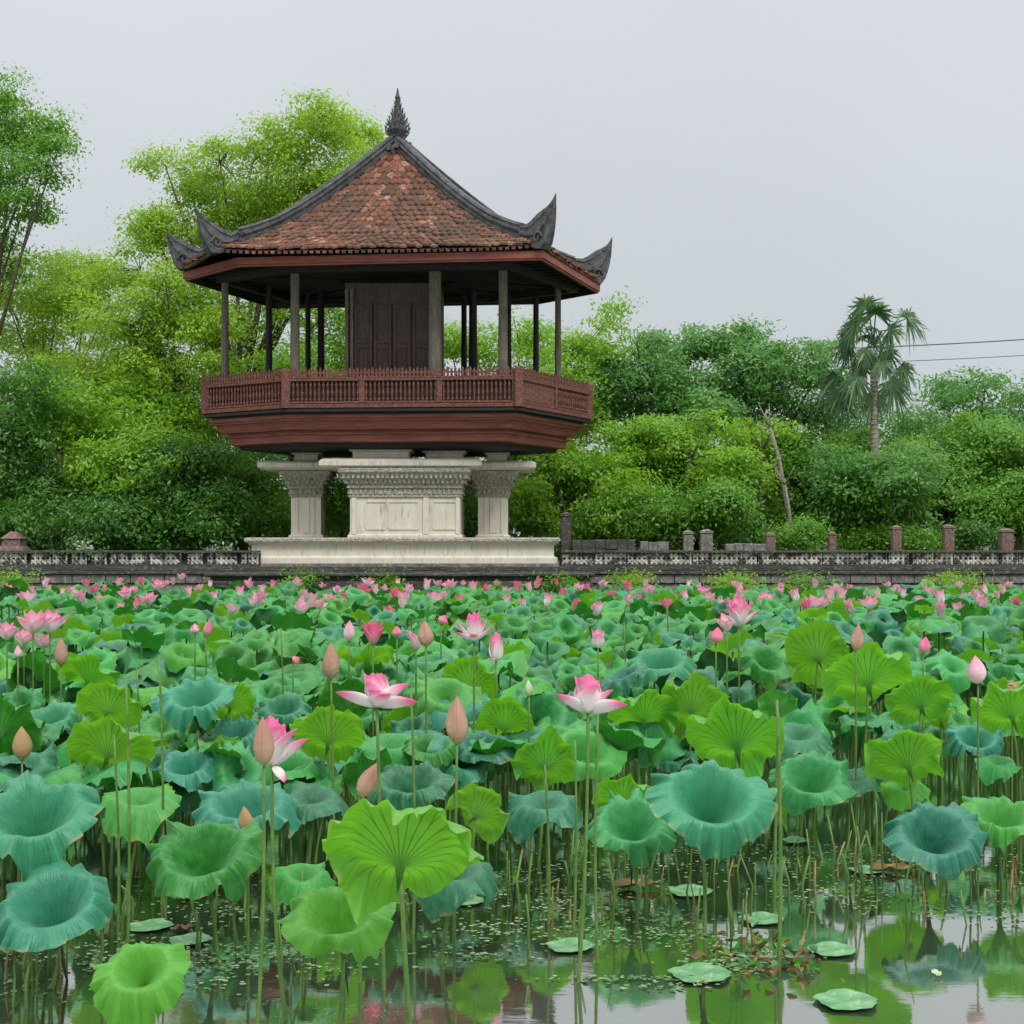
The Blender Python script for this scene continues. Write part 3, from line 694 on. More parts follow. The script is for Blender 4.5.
tree('broadleaf_tree', 'large yellow-green tree rising behind the pavilion roof left of the finial', 48, 240,
     [(310, 130, 46, 30), (350, 140, 34, 32), (268, 150, 36, 30), (220, 162, 36, 26), (165, 165, 28, 14), (190, 190, 40, 24), (300, 180, 70, 40), (240, 215, 60, 36), (180, 235, 44, 26), (150, 225, 20, 16), (340, 210, 60, 40), (372, 175, 18, 30)], 34000, 'f_spring', .125, tr=.25)
tree('broadleaf_tree', 'bright leafy tree filling the gap left of the pavilion eaves', 46, 170,
     [(165, 280, 46, 30), (130, 325, 55, 36), (195, 320, 50, 40), (90, 380, 60, 40), (160, 375, 60, 40), (215, 350, 30, 50)], 22000, 'f_spring', .13, tr=.18)
tree('broadleaf_tree', 'bright green tree seen between the left posts of the pavilion', 47.5, 290,
     [(250, 330, 46, 46), (310, 330, 46, 50), (280, 390, 60, 50), (365, 350, 40, 60), (340, 430, 60, 50)], 19000, 'f_bright', .13, tr=.18)
tree('broadleaf_tree', 'light green tree seen through the right posts of the pavilion', 47, 505,
     [(450, 345, 50, 36), (520, 350, 50, 36), (575, 350, 34, 26), (600, 345, 28, 28), (560, 400, 50, 44), (500, 430, 60, 50), (618, 306, 12, 9), (605, 322, 12, 8)], 17000, 'f_bright', .13, tr=.16)
tree('round_tree', 'dense lime-green rounded tree at the left behind the wall', 44, 110,
     [(110, 420, 75, 44), (180, 420, 55, 44), (45, 420, 50, 44), (150, 470, 80, 40)], 26000, 'f_bright', .135, tr=.2)
tree('dark_tree', 'dark bushy tree low at the left edge behind the pedestal', 43, 8,
     [(10, 400, 40, 50), (0, 460, 50, 44), (40, 490, 50, 44), (5, 520, 50, 30)], 15000, 'f_dark', .13, tr=.16)
tree('dark_tree', 'deep green shrubby tree left of the pavilion plinth', 42.2, 150,
     [(120, 490, 50, 34), (175, 480, 55, 44), (90, 520, 60, 28), (160, 522, 60, 26), (215, 515, 36, 34)], 24000, 'f_dark', .13, tr=.16)
tree('leafy_shrub', 'tall bright shrub beside the left stone column', 43.8, 250,
     [(240, 470, 34, 40), (262, 500, 34, 40), (225, 510, 36, 36), (300, 520, 40, 26)], 12000, 'f_mid', .12, cat='shrub', tr=.07)
tree('leafy_shrub', 'green shrub showing between the left column and the stone block', 43, 335,
     [(335, 490, 36, 34), (350, 520, 50, 24), (400, 500, 60, 34)], 9000, 'f_mid', .12, cat='shrub', tr=.07)
tree('leafy_shrub', 'green shrub between the stone block and the right column', 43, 470,
     [(470, 490, 34, 36), (480, 520, 50, 24)], 7000, 'f_mid', .12, cat='shrub', tr=.07)
tree('round_tree', 'bright green bushy tree just right of the pavilion column', 43.5, 565,
     [(555, 470, 44, 30), (600, 462, 46, 28), (560, 510, 48, 34), (610, 505, 50, 36), (530, 500, 24, 36)], 21000, 'f_bright', .135, tr=.15)
tree('broadleaf_tree', 'tall dark green tree with lacy top right of the pavilion balcony', 49, 665,
     [(640, 365, 44, 26), (690, 350, 40, 24), (660, 395, 56, 34), (610, 400, 40, 40), (720, 385, 44, 34), (650, 345, 28, 14), (600, 370, 20, 24)], 19000, 'f_cool', .15, tr=.2)
tree('broadleaf_tree', 'wide dark green tree with flat leafy top between balcony and fan palm', 48, 760,
     [(735, 345, 46, 18), (785, 355, 40, 18), (760, 385, 60, 34), (815, 375, 34, 26), (800, 410, 50, 30), (700, 415, 50, 26), (828, 350, 20, 14)], 18000, 'f_cool', .15, tr=.2)
tree('round_tree', 'rounded light green tree in the middle of the right bank', 44.5, 680,
     [(650, 455, 50, 24), (705, 445, 50, 28), (670, 490, 60, 32), (730, 480, 46, 36), (640, 430, 40, 20), (760, 440, 36, 22)], 24000, 'f_bright', .14, tr=.15)
tree('dark_tree', 'shadowy green tree behind the two ruined posts', 43.2, 690,
     [(670, 515, 60, 26), (730, 512, 54, 28), (620, 525, 40, 20)], 15000, 'f_mid', .13, tr=.12)
tree('leafy_tree', 'green tree around the pale leaning trunks', 45, 800,
     [(780, 460, 44, 32), (830, 455, 46, 34), (800, 505, 60, 36), (860, 500, 50, 36)], 20000, 'f_mid', .14, tr=.14)
tree('broadleaf_tree', 'dusky green tree spreading beneath the fan palm', 43.4, 880,
     [(835, 470, 44, 24), (895, 478, 44, 28), (870, 500, 60, 36), (925, 480, 30, 26)], 17000, 'f_cool', .14, tr=.16)
tree('broadleaf_tree', 'lacy grey-green tree under the power lines near the right edge', 49, 965,
     [(860, 425, 44, 26), (900, 430, 40, 24), (940, 395, 36, 18), (985, 388, 40, 18), (1025, 395, 36, 22), (960, 420, 60, 30), (1020, 430, 50, 34)], 15000, 'f_cool', .14, tr=.18)
tree('round_tree', 'broad rounded green tree behind the tallest brick post', 45, 950,
     [(930, 465, 50, 34), (985, 455, 50, 34), (940, 505, 60, 34), (900, 510, 40, 30)], 21000, 'f_mid', .14, tr=.16)
tree('round_tree', 'dark green rounded tree at the right edge of the bank', 44, 1015,
     [(1020, 470, 46, 44), (1000, 510, 50, 34), (1050, 500, 40, 50)], 15000, 'f_mid', .14, tr=.16)
# far woodland, one mass behind everything
def woodland():
    cs = []; rs_ = []; r = random.Random(9)
    for i in range(46):
        d = r.uniform(58, 66); px = -180 + i * 31 + r.uniform(-10, 10)
        for q in range(-1 if px < 560 else 0, 2):
            c = P(px, 474 + q * 50 + r.uniform(-16, 12), d); cs.append(tuple(c)); rs_.append((2.0, 2.2, 2.2))
    V, Q, cc = leaf_cloud(cs, rs_, 170000, .26, 77)
    tag(link('woodland', mesh_np('woodland', V, Q, M['f_dark'], sm=False)), 'far dark green woodland closing the view behind the trees', 'woodland', kind='stuff')
woodland()
# undergrowth on the bank
def shrubs():
    for px, w, h, m, lab in ((30, 34, 8, 'f_dark', 'low dark undergrowth right of the stone pedestal'), (110, 50, 10, 'f_dark', 'low dark undergrowth under the deep green shrubby tree'),
                             (600, 44, 12, 'f_mid', 'low green undergrowth behind the blackened wall remnant'), (735, 40, 9, 'f_cool', 'low undergrowth behind the pale rubble wall'),
                             (800, 34, 10, 'f_mid', 'low undergrowth between the first and second pink brick posts'), (866, 36, 9, 'f_mid', 'low undergrowth left of the darkened brick post'),
                             (922, 24, 9, 'f_mid', 'low undergrowth left of the tallest brick post'), (975, 24, 10, 'f_dark', 'low undergrowth right of the tallest brick post')):
        tree('undergrowth', lab, 42.6, px, [(px, 545 - h, w, h)], 2600, m, .10, cat='shrub', tr=.03, twigs=8)
shrubs()
t = tree('flowering_shrub', 'small shrub with white flowers on the wall at the left', 38.6, 83, [(83, 546, 9, 5)], 160, 'f_dark', .09, cat='shrub', tr=.02, twigs=4)
mb = MB(); rr = random.Random(4)
for i in range(22):
    p = P(83 + rr.uniform(-10, 10), 546 + rr.uniform(-5, 4), 38.4) - t.location; mb.lathe(p, [(.01, -.02), (.045, 0), (.05, .02), (.01, .03)], 6)
m_, t_, o_ = mat('white_blossom'); g = G(t_); g.l(g.bsdf((.7, .7, .68), .6), o_.inputs[0]); mb.build('blossoms', m_, t)
# pale leaning trunks and a dark bare trunk
def bare(name, label, pts, r0, m, dep):
    b = P(*pts[0], dep); b.z = 1.36; o = thing(name, label, 'tree', b)
    P3 = [P(x, y, dep) - b for x, y in pts]; P3[0] = Vector((0, 0, 0)); k = len(P3)
    mb = MB(); mb.tube(P3, [r0 * (1 - .55 * i / (k - 1)) for i in range(k)], 8); mb.build('trunk', M[m], o, sm=True)
    mb = MB(); r = random.Random(k + int(dep)); 
    for i in range(6):
        q = P3[-1 - i % 2]; mb.tube([P3[-1], P3[-1] + Vector((r.uniform(-.5, .5), r.uniform(-.3, .3), r.uniform(.2, .8)))], [r0 * .3, .01], 4)
    mb.build('branches', M[m], o, sm=True)
bare('bare_trunk', 'pale leaning trunk rising left of the fan palm', [(797, 548), (786, 500), (778, 455), (770, 428)], .10, 'pale_bark', 43.0)
bare('bare_trunk', 'thinner pale trunk standing close to the leaning one', [(790, 548), (789, 510), (785, 485)], .08, 'pale_bark', 42.6)
bare('bare_trunk', 'dark straight trunk left of the pale leaning trunk', [(761, 548), (760, 500), (762, 450)], .08, 'bark', 43.2)
bare('bare_trunk', 'dark slim trunk rising behind the two ruined posts', [(698, 548), (696, 500), (690, 460)], .06, 'bark', 43.3)
# fan palm
def palm():
    dep = 44.6; b = P(875, 548, dep); b.z = 1.36; o = thing('fan_palm', 'fan palm with drooping ragged fronds standing above the right trees', 'palm', b)
    c = P(874, 350, dep) - b
    mb = MB(); mb.tube([Vector((0, 0, 0)), c * .3 + Vector((.05, 0, 0)), c * .65, c], [.19, .15, .12, .11], 10)
    for i in range(46): q = c * (i / 46); mb.lathe((q.x, q.y, q.z), [(.12, 0), (.14, .03), (.115, .06)], 9)
    mb.build('trunk', M['pale_bark'], o, sm=True)
    r = random.Random(12)
    fr = [((866, 306), 30, 1), ((908, 318), 30, .35), ((890, 330), 28, .3), ((848, 345), 26, .1), ((858, 322), 24, .5), ((836, 376), 30, -.8), ((892, 382), 32, -.6), ((886, 352), 26, 0), ((856, 378), 26, -.6), ((902, 366), 26, -.4), ((876, 312), 28, .8), ((850, 330), 20, .4), ((873, 395), 26, -.9), ((842, 392), 26, -.9), ((868, 335), 20, .2), ((880, 340), 20, .1), ((874, 328), 20, .5), ((866, 350), 18, -.2), ((884, 362), 18, -.3), ((860, 362), 18, -.3)]
    for k, ((x, y), L, up) in enumerate(fr):
        off = r.uniform(-.9, .9); h = P(x, y, dep + off) - b; st = c + Vector((0, 0, .15))
        mid = (st + h) / 2 + Vector((0, 0, .22)); mb = MB(); mb.tube([st, mid, h], [.03, .022, .02], 5, cap=False)
        out = (h - mid).normalized(); L_ = L * dep / F * .8
        side = out.cross(Vector((0, -1, .25))).normalized(); nr = side.cross(out)
        for j in range(44):
            a = math.radians(-125 + 250 * j / 43 + r.uniform(-7, 7)); dr = out * math.cos(a) + side * math.sin(a) + nr * r.uniform(-.15, .15)
            l = L_ * r.uniform(.75, 1.05); w = .045; pts = []
            wd = dr.cross(nr + Vector((r.uniform(-.4, .4), 0, 0))).normalized()
            for q in range(5):
                s = q / 4; p = h + dr * (l * s) + Vector((0, 0, -(s ** 2) * l * r.uniform(.3, .8) - (.25 * l * s if up < 0 else 0)))
                ww = w * (1 - s) ** .7 + .003; pts += [p - wd * ww, p + wd * ww]
            mb.add(pts, [(2 * q, 2 * q + 1, 2 * q + 3, 2 * q + 2) for q in range(4)])
        mb.build('frond', M['f_palm'], o)
palm()
for y0, y1, d, rr_, lab in ((352, 316, 60, .030, 'upper thicker power line stretching right from behind the fan palm'), (366, 334, 62, .020, 'lower thinner power line stretching right from behind the fan palm')):
    a = P(700, y0, d); bq = P(1300, y1, d); mb = MB(); mb.tube([a + (bq - a) * (i / 20) - Vector((0, 0, .5 * (1 - (i / 10 - 1) ** 2))) * .6 for i in range(21)], rr_, 5)
    tag(mb.build('power_line', M['wire'], None), lab, 'power line', 'power lines')
# ------------------------------------------------------------------ lotus leaves
def blade_arrays(seed, depth=.30, rim=.62, droop=.16, ruf=.07, fold=0., nr=16, nt=72, p=1.7, hf=1.):
    rs = random.Random(seed); V = []; 
    k1 = rs.choice((5, 6, 7)); k2 = rs.choice((11, 13, 15)); k3 = rs.choice((2, 3)); f1, f2, f3 = rs.uniform(0, 6), rs.uniform(0, 6), rs.uniform(0, 6)
    a1 = rs.uniform(.5, 1.2); a2 = rs.uniform(.4, .9) * hf; fa = rs.uniform(0, 6)
    k4 = rs.choice((21, 25, 29)); k5 = 37; f4 = rs.uniform(0, 6); ins = rs.uniform(0, 6)
    V.append((0, 0, -depth))
    for i in range(1, nr + 1):
        r = (i / nr) ** .85
        for j in range(nt):
            th = 2 * PI * j / nt
            amp = (1 + .6 * math.sin(2 * th + f3)); amp2 = max(0, math.sin(3 * th + f1))
            e = max(0, (r - .5) / .5)
            w1 = math.sin(k1 * th + f1 + .8 * math.sin(th * 2 + f2)); w2 = math.sin(k2 * th + f2 + 1.1 * math.sin(3 * th)); w4 = math.sin(k4 * th + f4)
            z = -depth * (1 - r / rim) ** p if r < rim else -droop * ((r - rim) / (1 - rim)) ** 1.6 * (1 + .7 * math.sin(k3 * th + f3))
            z += ruf * amp * (a1 * w1 * e ** 1.6 + a2 * w2 * e ** 2.4 * .8 + .42 * hf * w4 * e ** 2.2 + .25 * amp2 * math.sin(k5 * th + f4 * 2) * e ** 2.4)
            R = r * (1 + e * e * (.07 * math.sin(k3 * th + f1) + .045 * hf * w2 + .02 * hf * w4) - .10 * e * math.exp(-((math.atan2(math.sin(th - ins), math.cos(th - ins))) / .12) ** 2))
            x = R * math.cos(th + .05 * w2 * e); y = R * math.sin(th + .05 * w2 * e)
            q = x * math.cos(fa) + y * math.sin(fa); z += fold * q * q
            V.append((x * .5, y * .5, z * .5))
    Q = []; UV = []
    T = []
    for j in range(nt): T.append((0, 1 + j, 1 + (j + 1) % nt))
    for i in range(nr - 1):
        a = 1 + i * nt; b = a + nt
        for j in range(nt): Q.append((a + j, b + j, b + (j + 1) % nt, a + (j + 1) % nt))
    rr = lambda i: (i / nr) ** .85
    for j in range(nt): pass
    # centre fan as quads with a doubled centre vertex index is invalid, so use small centre ring
    uvq = []
    for i in range(nr - 1):
        for j in range(nt):
            u0, u1, v0, v1 = j / nt, (j + 1) / nt, rr(i + 1), rr(i + 2); uvq.append(((u0, v0), (u0, v1), (u1, v1), (u1, v0)))
    return V, T, Q, uvq, nt
def blade_mesh(name, tone, **kw):
    V, T, Q, uvq, nt = blade_arrays(**kw)
    me = bpy.data.meshes.new(name); me.from_pydata(V, [], T + Q); me.materials.append(M[tone])
    me.polygons.foreach_set('use_smooth', [True] * len(me.polygons))
    uv = []
    r1 = (1 / kw.get('nr', 16)) ** .85
    for j in range(nt): uv += [(j + .5) / nt, 0, j / nt, r1, (j + 1) / nt, r1]
    for q in uvq:
        for c in q: uv += [c[0], c[1]]
    me.uv_layers.new(name='UVMap').data.foreach_set('uv', uv); me.update(); return me
leaf_recs = []     # (px, py, w, tone, kind, object)
ANCH = []          # (px, py, phrase)
def stem_mb(top, base, r0, r1, bend, n=7):
    mb = MB(); pts = []
    for i in range(n):
        s = i / (n - 1); p = base + (top - base) * s; p = p + Vector((bend[0], bend[1], 0)) * math.sin(PI * s); pts.append(p)
    mb.tube(pts, [r0 + (r1 - r0) * i / (n - 1) for i in range(n)], 7); return mb
def place_leaf(me, loc, diam, tilt, yaw, roll, stem_base=None, seed=0, center_z=-.15, label=None, group='lotus leaves standing in the pond', sr=.009):
    r = random.Random(seed); loc = Vector(loc)
    base = Vector(stem_base) if stem_base is not None else Vector((loc.x + r.uniform(-.10, .10), loc.y + r.uniform(-.08, .10), 0))
    o = thing('lotus_leaf', label, 'lotus leaf', (base.x, base.y, 0), group)
    b = link('leaf_blade', me, o)
    rot = Euler((tilt, roll, 0)).to_matrix() @ Matrix.Rotation(yaw, 3, 'Z')
    b.matrix_local = Matrix.Translation(loc - Vector((base.x, base.y, 0))) @ rot.to_4x4() @ Matrix.Scale(diam, 4)
    c = rot @ Vector((0, 0, center_z * diam)) + loc - Vector((base.x, base.y, 0))
    mb = stem_mb(c, Vector((0, 0, -.35)), sr * 1.25, sr * .8, (r.uniform(-.05, .05), r.uniform(-.03, .03)))
    mb.build('stem', M['stem'], o, sm=True)
    return o
TN = {'teal': 'blue-green', 'green': 'mid-green', 'lime': 'bright yellow-green'}
# hero leaves: px, py, width px, depth m, tone, kind(c cup / u underside / f flattish), tilt deg, label
H = [
 (403, 838, 158, 5.25, 'lime', 'u', 0, 'largest yellow-green leaf at the front, underside and dark veins facing the viewer'),
 (337, 912, 112, 5.75, 'lime', 'c', 30, 'ruffled light green leaf in front of the largest yellow-green leaf, showing its cup'),
 (140, 968, 98, 5.6, 'lime', 'd', 12, 'lowest pale green leaf folded like a saddle near the bottom left'),
 (50, 902, 124, 6.2, 'teal', 'c', 30, 'blue-green funnel leaf above the folded pale leaf at the left edge'),
 (33, 812, 136, 6.6, 'teal', 'c', 28, 'large blue-green funnel leaf cut by the left edge, upper of two'),
 (202, 852, 118, 6.7, 'green', 'c', 32, 'green funnel leaf with pleated rim beside the dry brown bud'),
 (303, 872, 62, 6.9, 'green', 'f', 20, 'small green leaf tucked behind the left of the largest yellow-green leaf'),
 (245, 803, 104, 7.7, 'teal', 'c', 22, 'blue-green leaf under the half-open pink flower at the left'),
 (455, 868, 92, 6.6, 'teal', 'f', 14, 'blue-green leaf half hidden behind the largest yellow-green leaf'),
 (482, 806, 66, 7.9, 'lime', 'u', 0, 'small yellow-green leaf turned sideways right of the largest leaf'),
 (545, 800, 78, 8.3, 'teal', 'f', 16, 'blue-green leaf under the stems of the big open pink flower'),
 (632, 822, 92, 7.7, 'green', 'c', 34, 'green leaf with strongly pleated front rim left of the deepest funnel'),
 (622, 792, 60, 8.3, 'lime', 'u', 0, 'yellow-green leaf peeking over the strongly pleated green leaf'),
 (712, 797, 126, 7.1, 'teal', 'c', 36, 'deepest and widest blue-green funnel leaf at the centre right'),
 (735, 730, 106, 8.7, 'lime', 'u', 0, 'wide yellow-green leaf standing over the deepest funnel leaf'),
 (812, 776, 86, 8.9, 'green', 'c', 34, 'green funnel leaf right of the tall bare stem'),
 (852, 775, 60, 9.2, 'teal', 'f', 12, 'dark blue-green leaf folded behind the green funnel leaf'),
 (905, 752, 84, 9.0, 'lime', 'u', 0, 'yellow-green leaf with fanned veins above the right blue-green funnel'),
 (935, 833, 102, 7.8, 'teal', 'c', 34, 'blue-green funnel leaf over its dark reflection in open water'),
 (1003, 814, 84, 8.1, 'green', 'c', 22, 'green leaf cut by the right edge beside the blue-green funnel'),
 (976, 738, 56, 10.0, 'teal', 'c', 30, 'small blue-green funnel leaf behind the right edge leaf'),
 (865, 670, 88, 9.4, 'lime', 'u', 0, 'tall yellow-green umbrella leaf below the pointed pink-brown bud'),
 (918, 696, 68, 9.8, 'lime', 'u', 0, 'yellow-green leaf right of the tall umbrella leaf'),
 (1008, 703, 78, 9.6, 'lime', 'u', 0, 'yellow-green leaf cut by the right edge under the pink bud'),
 (815, 650, 72, 10.6, 'lime', 'u', 0, 'long folded yellow-green leaf left of the tall umbrella leaf'),
 (800, 732, 70, 9.6, 'teal', 'f', 18, 'dark blue-green leaf right behind the tall bare stem'),
 (690, 700, 74, 9.8, 'lime', 'u', 0, 'yellow-green leaf right of the big open pink flower'),
 (643, 708, 70, 9.7, 'lime', 'u', 0, 'yellow-green leaf directly right of the big open flower, veins fanned'),
 (545, 757, 68, 8.9, 'lime', 'u', 0, 'small yellow-green umbrella leaf left of the paired flower stems'),
 (110, 702, 66, 9.3, 'lime', 'u', 0, 'pale yellow-green leaf crossed by a tall thin stem at the left'),
 (112, 742, 84, 8.5, 'lime', 'u', 0, 'broad yellow-green leaf below the pale one crossed by the thin stem'),
 (140, 795, 84, 7.9, 'green', 'f', 14, 'green drooping leaf between the two left funnels and thin stems'),
 (196, 695, 78, 9.4, 'teal', 'c', 28, 'blue-green funnel leaf right of the tall thin stem'),
 (232, 698, 54, 9.8, 'lime', 'u', 0, 'yellow-green leaf clasping the upper left blue-green funnel'),
 (50, 716, 62, 9.5, 'teal', 'c', 24, 'blue-green leaf above the dry tan bud at the left edge'),
 (186, 764, 66, 8.6, 'teal', 'c', 26, 'blue-green leaf with torn fringe above the pleated green funnel'),
 (228, 752, 50, 9.0, 'lime', 'u', 0, 'small veined yellow-green leaf left of the half-open pink flower'),
 (284, 706, 56, 9.8, 'teal', 'c', 28, 'blue-green funnel leaf left of the open white and pink flower'),
 (330, 728, 80, 8.9, 'lime', 'u', 0, 'yellow-green leaf under the left petal of the open white-pink flower'),
 (392, 740, 70, 9.1, 'green', 'f', 18, 'green leaf behind the stem of the open white-pink flower'),
 (410, 780, 88, 8.1, 'teal', 'c', 20, 'blue-green leaf behind the top of the largest yellow-green leaf'),
 (312, 795, 78, 8.0, 'teal', 'f', 16, 'blue-green leaf behind the curved stem of the half-open flower'),
 (430, 745, 60, 9.0, 'green', 'c', 20, 'green leaf left of the tall tan bud'),
 (484, 745, 66, 9.1, 'teal', 'c', 24, 'dark blue-green leaf right of the tall tan bud'),
 (505, 718, 64, 9.8, 'lime', 'u', 0, 'yellow-green leaf above and right of the tall tan bud'),
 (470, 680, 62, 10.8, 'lime', 'u', 0, 'yellow-green leaf between the two opened pink flowers'),
 (560, 720, 60, 10.2, 'green', 'f', 18, 'green leaf just below the big open pink flower'),
 (778, 699, 40, 7.6, 'green', 'u', 0, 'small rolled green leaf on top of the tall bare stem'),
 (1000, 760, 46, 9.6, 'green', 'f', 16, 'green leaf between two yellow-green ones near the right edge'),
 (905, 783, 50, 9.2, 'lime', 'f', 30, 'yellow-green leaf hanging below the leaf with fanned veins'),
 (290, 762, 66, 9.0, 'green', 'c', 20, 'green leaf behind the half-open pink flower'),
 (20, 770, 60, 8.4, 'green', 'f', 18, 'green leaf under the dry tan bud at the left edge'),
 (235, 730, 60, 9.6, 'teal', 'c', 24, 'blue-green leaf above the small veined yellow-green leaf'),
 (660, 660, 70, 10.9, 'teal', 'c', 24, 'blue-green funnel leaf above and right of the big open flower'),
]
HU = {0: (20, .0)}
for i, (px, py, w, d, tone, kd, tl, lab) in enumerate(H):
    diam = w * d / F / (1.0)
    r = random.Random(100 + i)
    if kd == 'c': kw = dict(seed=i + 1, depth=1.15, rim=.70, droop=.26, ruf=.125, nr=30, nt=144, p=1.6); cz = -.575; tilt = math.radians(tl - 2); dm = diam * .97
    elif kd == 'u': kw = dict(seed=i + 1, hf=.35, depth=.46, rim=.72, droop=.16, ruf=.17, fold=.10, nr=20, nt=104, p=1.5); cz = -.19; tilt = math.radians(-r.uniform(46, 66)); dm = diam * .95
    elif kd == 'd': kw = dict(seed=44, depth=.8, rim=.58, droop=.5, ruf=.24, fold=.05, nr=24, nt=120); cz = -.4; tl = 36; tilt = math.radians(tl); dm = diam
    else: kw = dict(seed=i + 1, depth=.5, rim=.55, droop=.40, ruf=.12, fold=-.15, nr=18, nt=96); cz = -.25; tilt = math.radians(tl); dm = diam
    if i == 0: kw.update(ruf=.17, depth=.42, fold=.05, hf=.7, droop=.22); tilt = math.radians(-52); c_shift = 1
    if i == 2: kw.update(ruf=.24)
    me = blade_mesh('leaf_blade', tone, **kw)
    c = P(px, py, d)
    if kd == 'c': c.z += .02 * diam
    if kd == 'u': c = c + Vector((0, 0, -.02))
    o = place_leaf(me, c, dm, tilt, r.uniform(0, 6.28), r.uniform(-.08, .08) + (.9 if i == 9 else 0), seed=i, center_z=cz, label=lab, sr=.0105 if d < 7.5 else .009)
    ANCH.append((px, py, lab))
# library of shared blades for the fill
lib = {}
for tone in ('teal', 'green', 'lime'):
    for v in range(5): lib[tone, 'c', v] = blade_mesh('leaf_blade', tone, seed=300 + v, depth=1.05, rim=.68, droop=.28, ruf=.14, p=1.6, nr=12, nt=60)
    for v in range(5): lib[tone, 'f', v] = blade_mesh('leaf_blade', tone, seed=400 + v, depth=.45, rim=.55, droop=.42, ruf=.15, fold=.22, nr=12, nt=60)
    for v in range(5): lib[tone, 'u', v] = blade_mesh('leaf_blade', tone, seed=500 + v, hf=.35, depth=.44, rim=.72, droop=.18, ruf=.19, fold=.10, nr=12, nt=60)
def dmin(px):
    pts = [(-60, 7.6), (120, 8.2), (300, 8.7), (480, 8.9), (620, 9.4), (760, 9.9), (860, 10.4), (1090, 10.4)]
    for (a, b), (c, d) in zip(pts, pts[1:]):
        if a <= px <= c: return b + (d - b) * (px - a) / (c - a)
    return 9.0
fill = []
d = 7.6; fr = random.Random(21)
while d < 36.3:
    step = .32; half = .50 * d + 1.5; x = -half + fr.uniform(0, .3)
    while x < half:
        X_ = x + fr.uniform(-.17, .17); Y_ = d + fr.uniform(-.18, .18); px = 512 + X_ * F / Y_
        if Y_ > dmin(px) and Y_ < 36.2:
            hz = .62 + .30 * smooth((Y_ - 8.5) / 6) - .22 * smooth((Y_ - 17) / 17) + fr.gauss(0, .13) + .07 * math.sin(X_ * 1.3 + Y_ * .8)
            if Y_ < dmin(px) + .8: hz = fr.uniform(.48, .72)
            u = fr.random(); tt_ = .22 - .10 * smooth((Y_ - 11) / 12); tone = 'teal' if u < tt_ else ('green' if u < .86 else 'lime')
            v = fr.random()
            kd = 'u' if (tone == 'lime' and v < .6) or v < .12 else ('f' if v < .62 else 'c')
            fill.append((X_, Y_, max(.35, hz), fr.uniform(.27, .53) * (1 - .20 * smooth((Y_ - 10) / 7)), tone, kd, fr.uniform(0, 6.28), fr.randrange(5), fr.gauss(0, .26), fr.random()))
        x += .30
    d += step
fill.sort(key=lambda f: f[1])
def visible(f): px = 512 + f[0] * F / f[1]; return -30 < px < 1054
NI = 300 - len(H)
ind = []; rest = []
for f in fill: (ind if (len(ind) < NI and visible(f)) else rest).append(f)
def tl_of(kd, jit, u):
    return math.radians(4 + 34 * u) + jit * .6 if kd in 'cf' else math.radians(-(20 + 42 * u))
fill_objs = []
for i, (x, y, z, dm, tone, kd, yaw, v, jit, u) in enumerate(ind):
    cz = {'c': -.525, 'f': -.225, 'u': -.18}[kd]
    o = place_leaf(lib[tone, kd, v], (x, y, z), dm, tl_of(kd, jit, u), yaw, jit, seed=1000 + i, center_z=cz)
    fill_objs.append((o, 512 + x * F / y, HOR + (CAMH - z) * F / y, tone, kd))
# the rest of the field: one mass
def field(recs):
    low = {}
    for kd, kw in (('c', dict(depth=1.0, rim=.66, droop=.32, ruf=.14)), ('f', dict(depth=.45, rim=.55, droop=.44, ruf=.17, fold=.25)), ('u', dict(hf=.4, depth=.36, rim=.8, droop=.02, ruf=.16, fold=.2))):
        for v in range(5):
            for lv, (nr, nt) in (('a', (7, 26)), ('b', (5, 16))):
                V, T, Q, uvq, nt_ = blade_arrays(seed=700 + v, nr=nr, nt=nt, **kw); V = np.array(V)
                Qs = [(t_[0], t_[1], t_[2], t_[2]) for t_ in T]
                low[kd, v, lv] = (V[1:], np.array(Q) - 1, np.array(uvq))
    VV = []; QQ = []; UU = []; MI = []; base = 0
    for (x, y, z, dm, tone, kd, yaw, v, jit, u) in recs:
        V, Q, uvq = low[kd, v, 'a' if y < 22 else 'b']
        R = np.array(Euler((tl_of(kd, jit, u), jit, 0)).to_matrix() @ Matrix.Rotation(yaw, 3, 'Z'))
        W_ = (V * dm) @ R.T + np.array([x, y, z]); VV.append(W_); QQ.append(Q + base); UU.append(uvq.reshape(-1, 2)); base += len(V)
        MI.append(np.full(len(Q), {'teal': 0, 'green': 1, 'lime': 2}[tone]))
        # stem as thin square prism
        if y < 24:
            s = .009; c = W_.mean(0); q = np.array([[x - s, y, -.2], [x + s, y, -.2], [c[0] + s, c[1], z - .1 * dm], [c[0] - s, c[1], z - .1 * dm]]); VV.append(q); QQ.append(np.array([[0, 1, 2, 3]]) + base); base += 4
            UU.append(np.zeros((4, 2))); MI.append(np.array([3]))
    me = mesh_np('lotus_field', np.concatenate(VV), np.concatenate(QQ), [M['teal'], M['green'], M['lime'], M['stem']], uv=np.concatenate(UU), mi=np.concatenate(MI))
    tag(link('lotus_field', me), 'crowded lotus leaves filling the pond back to the embankment', 'lotus leaves', kind='stuff')
field(rest)
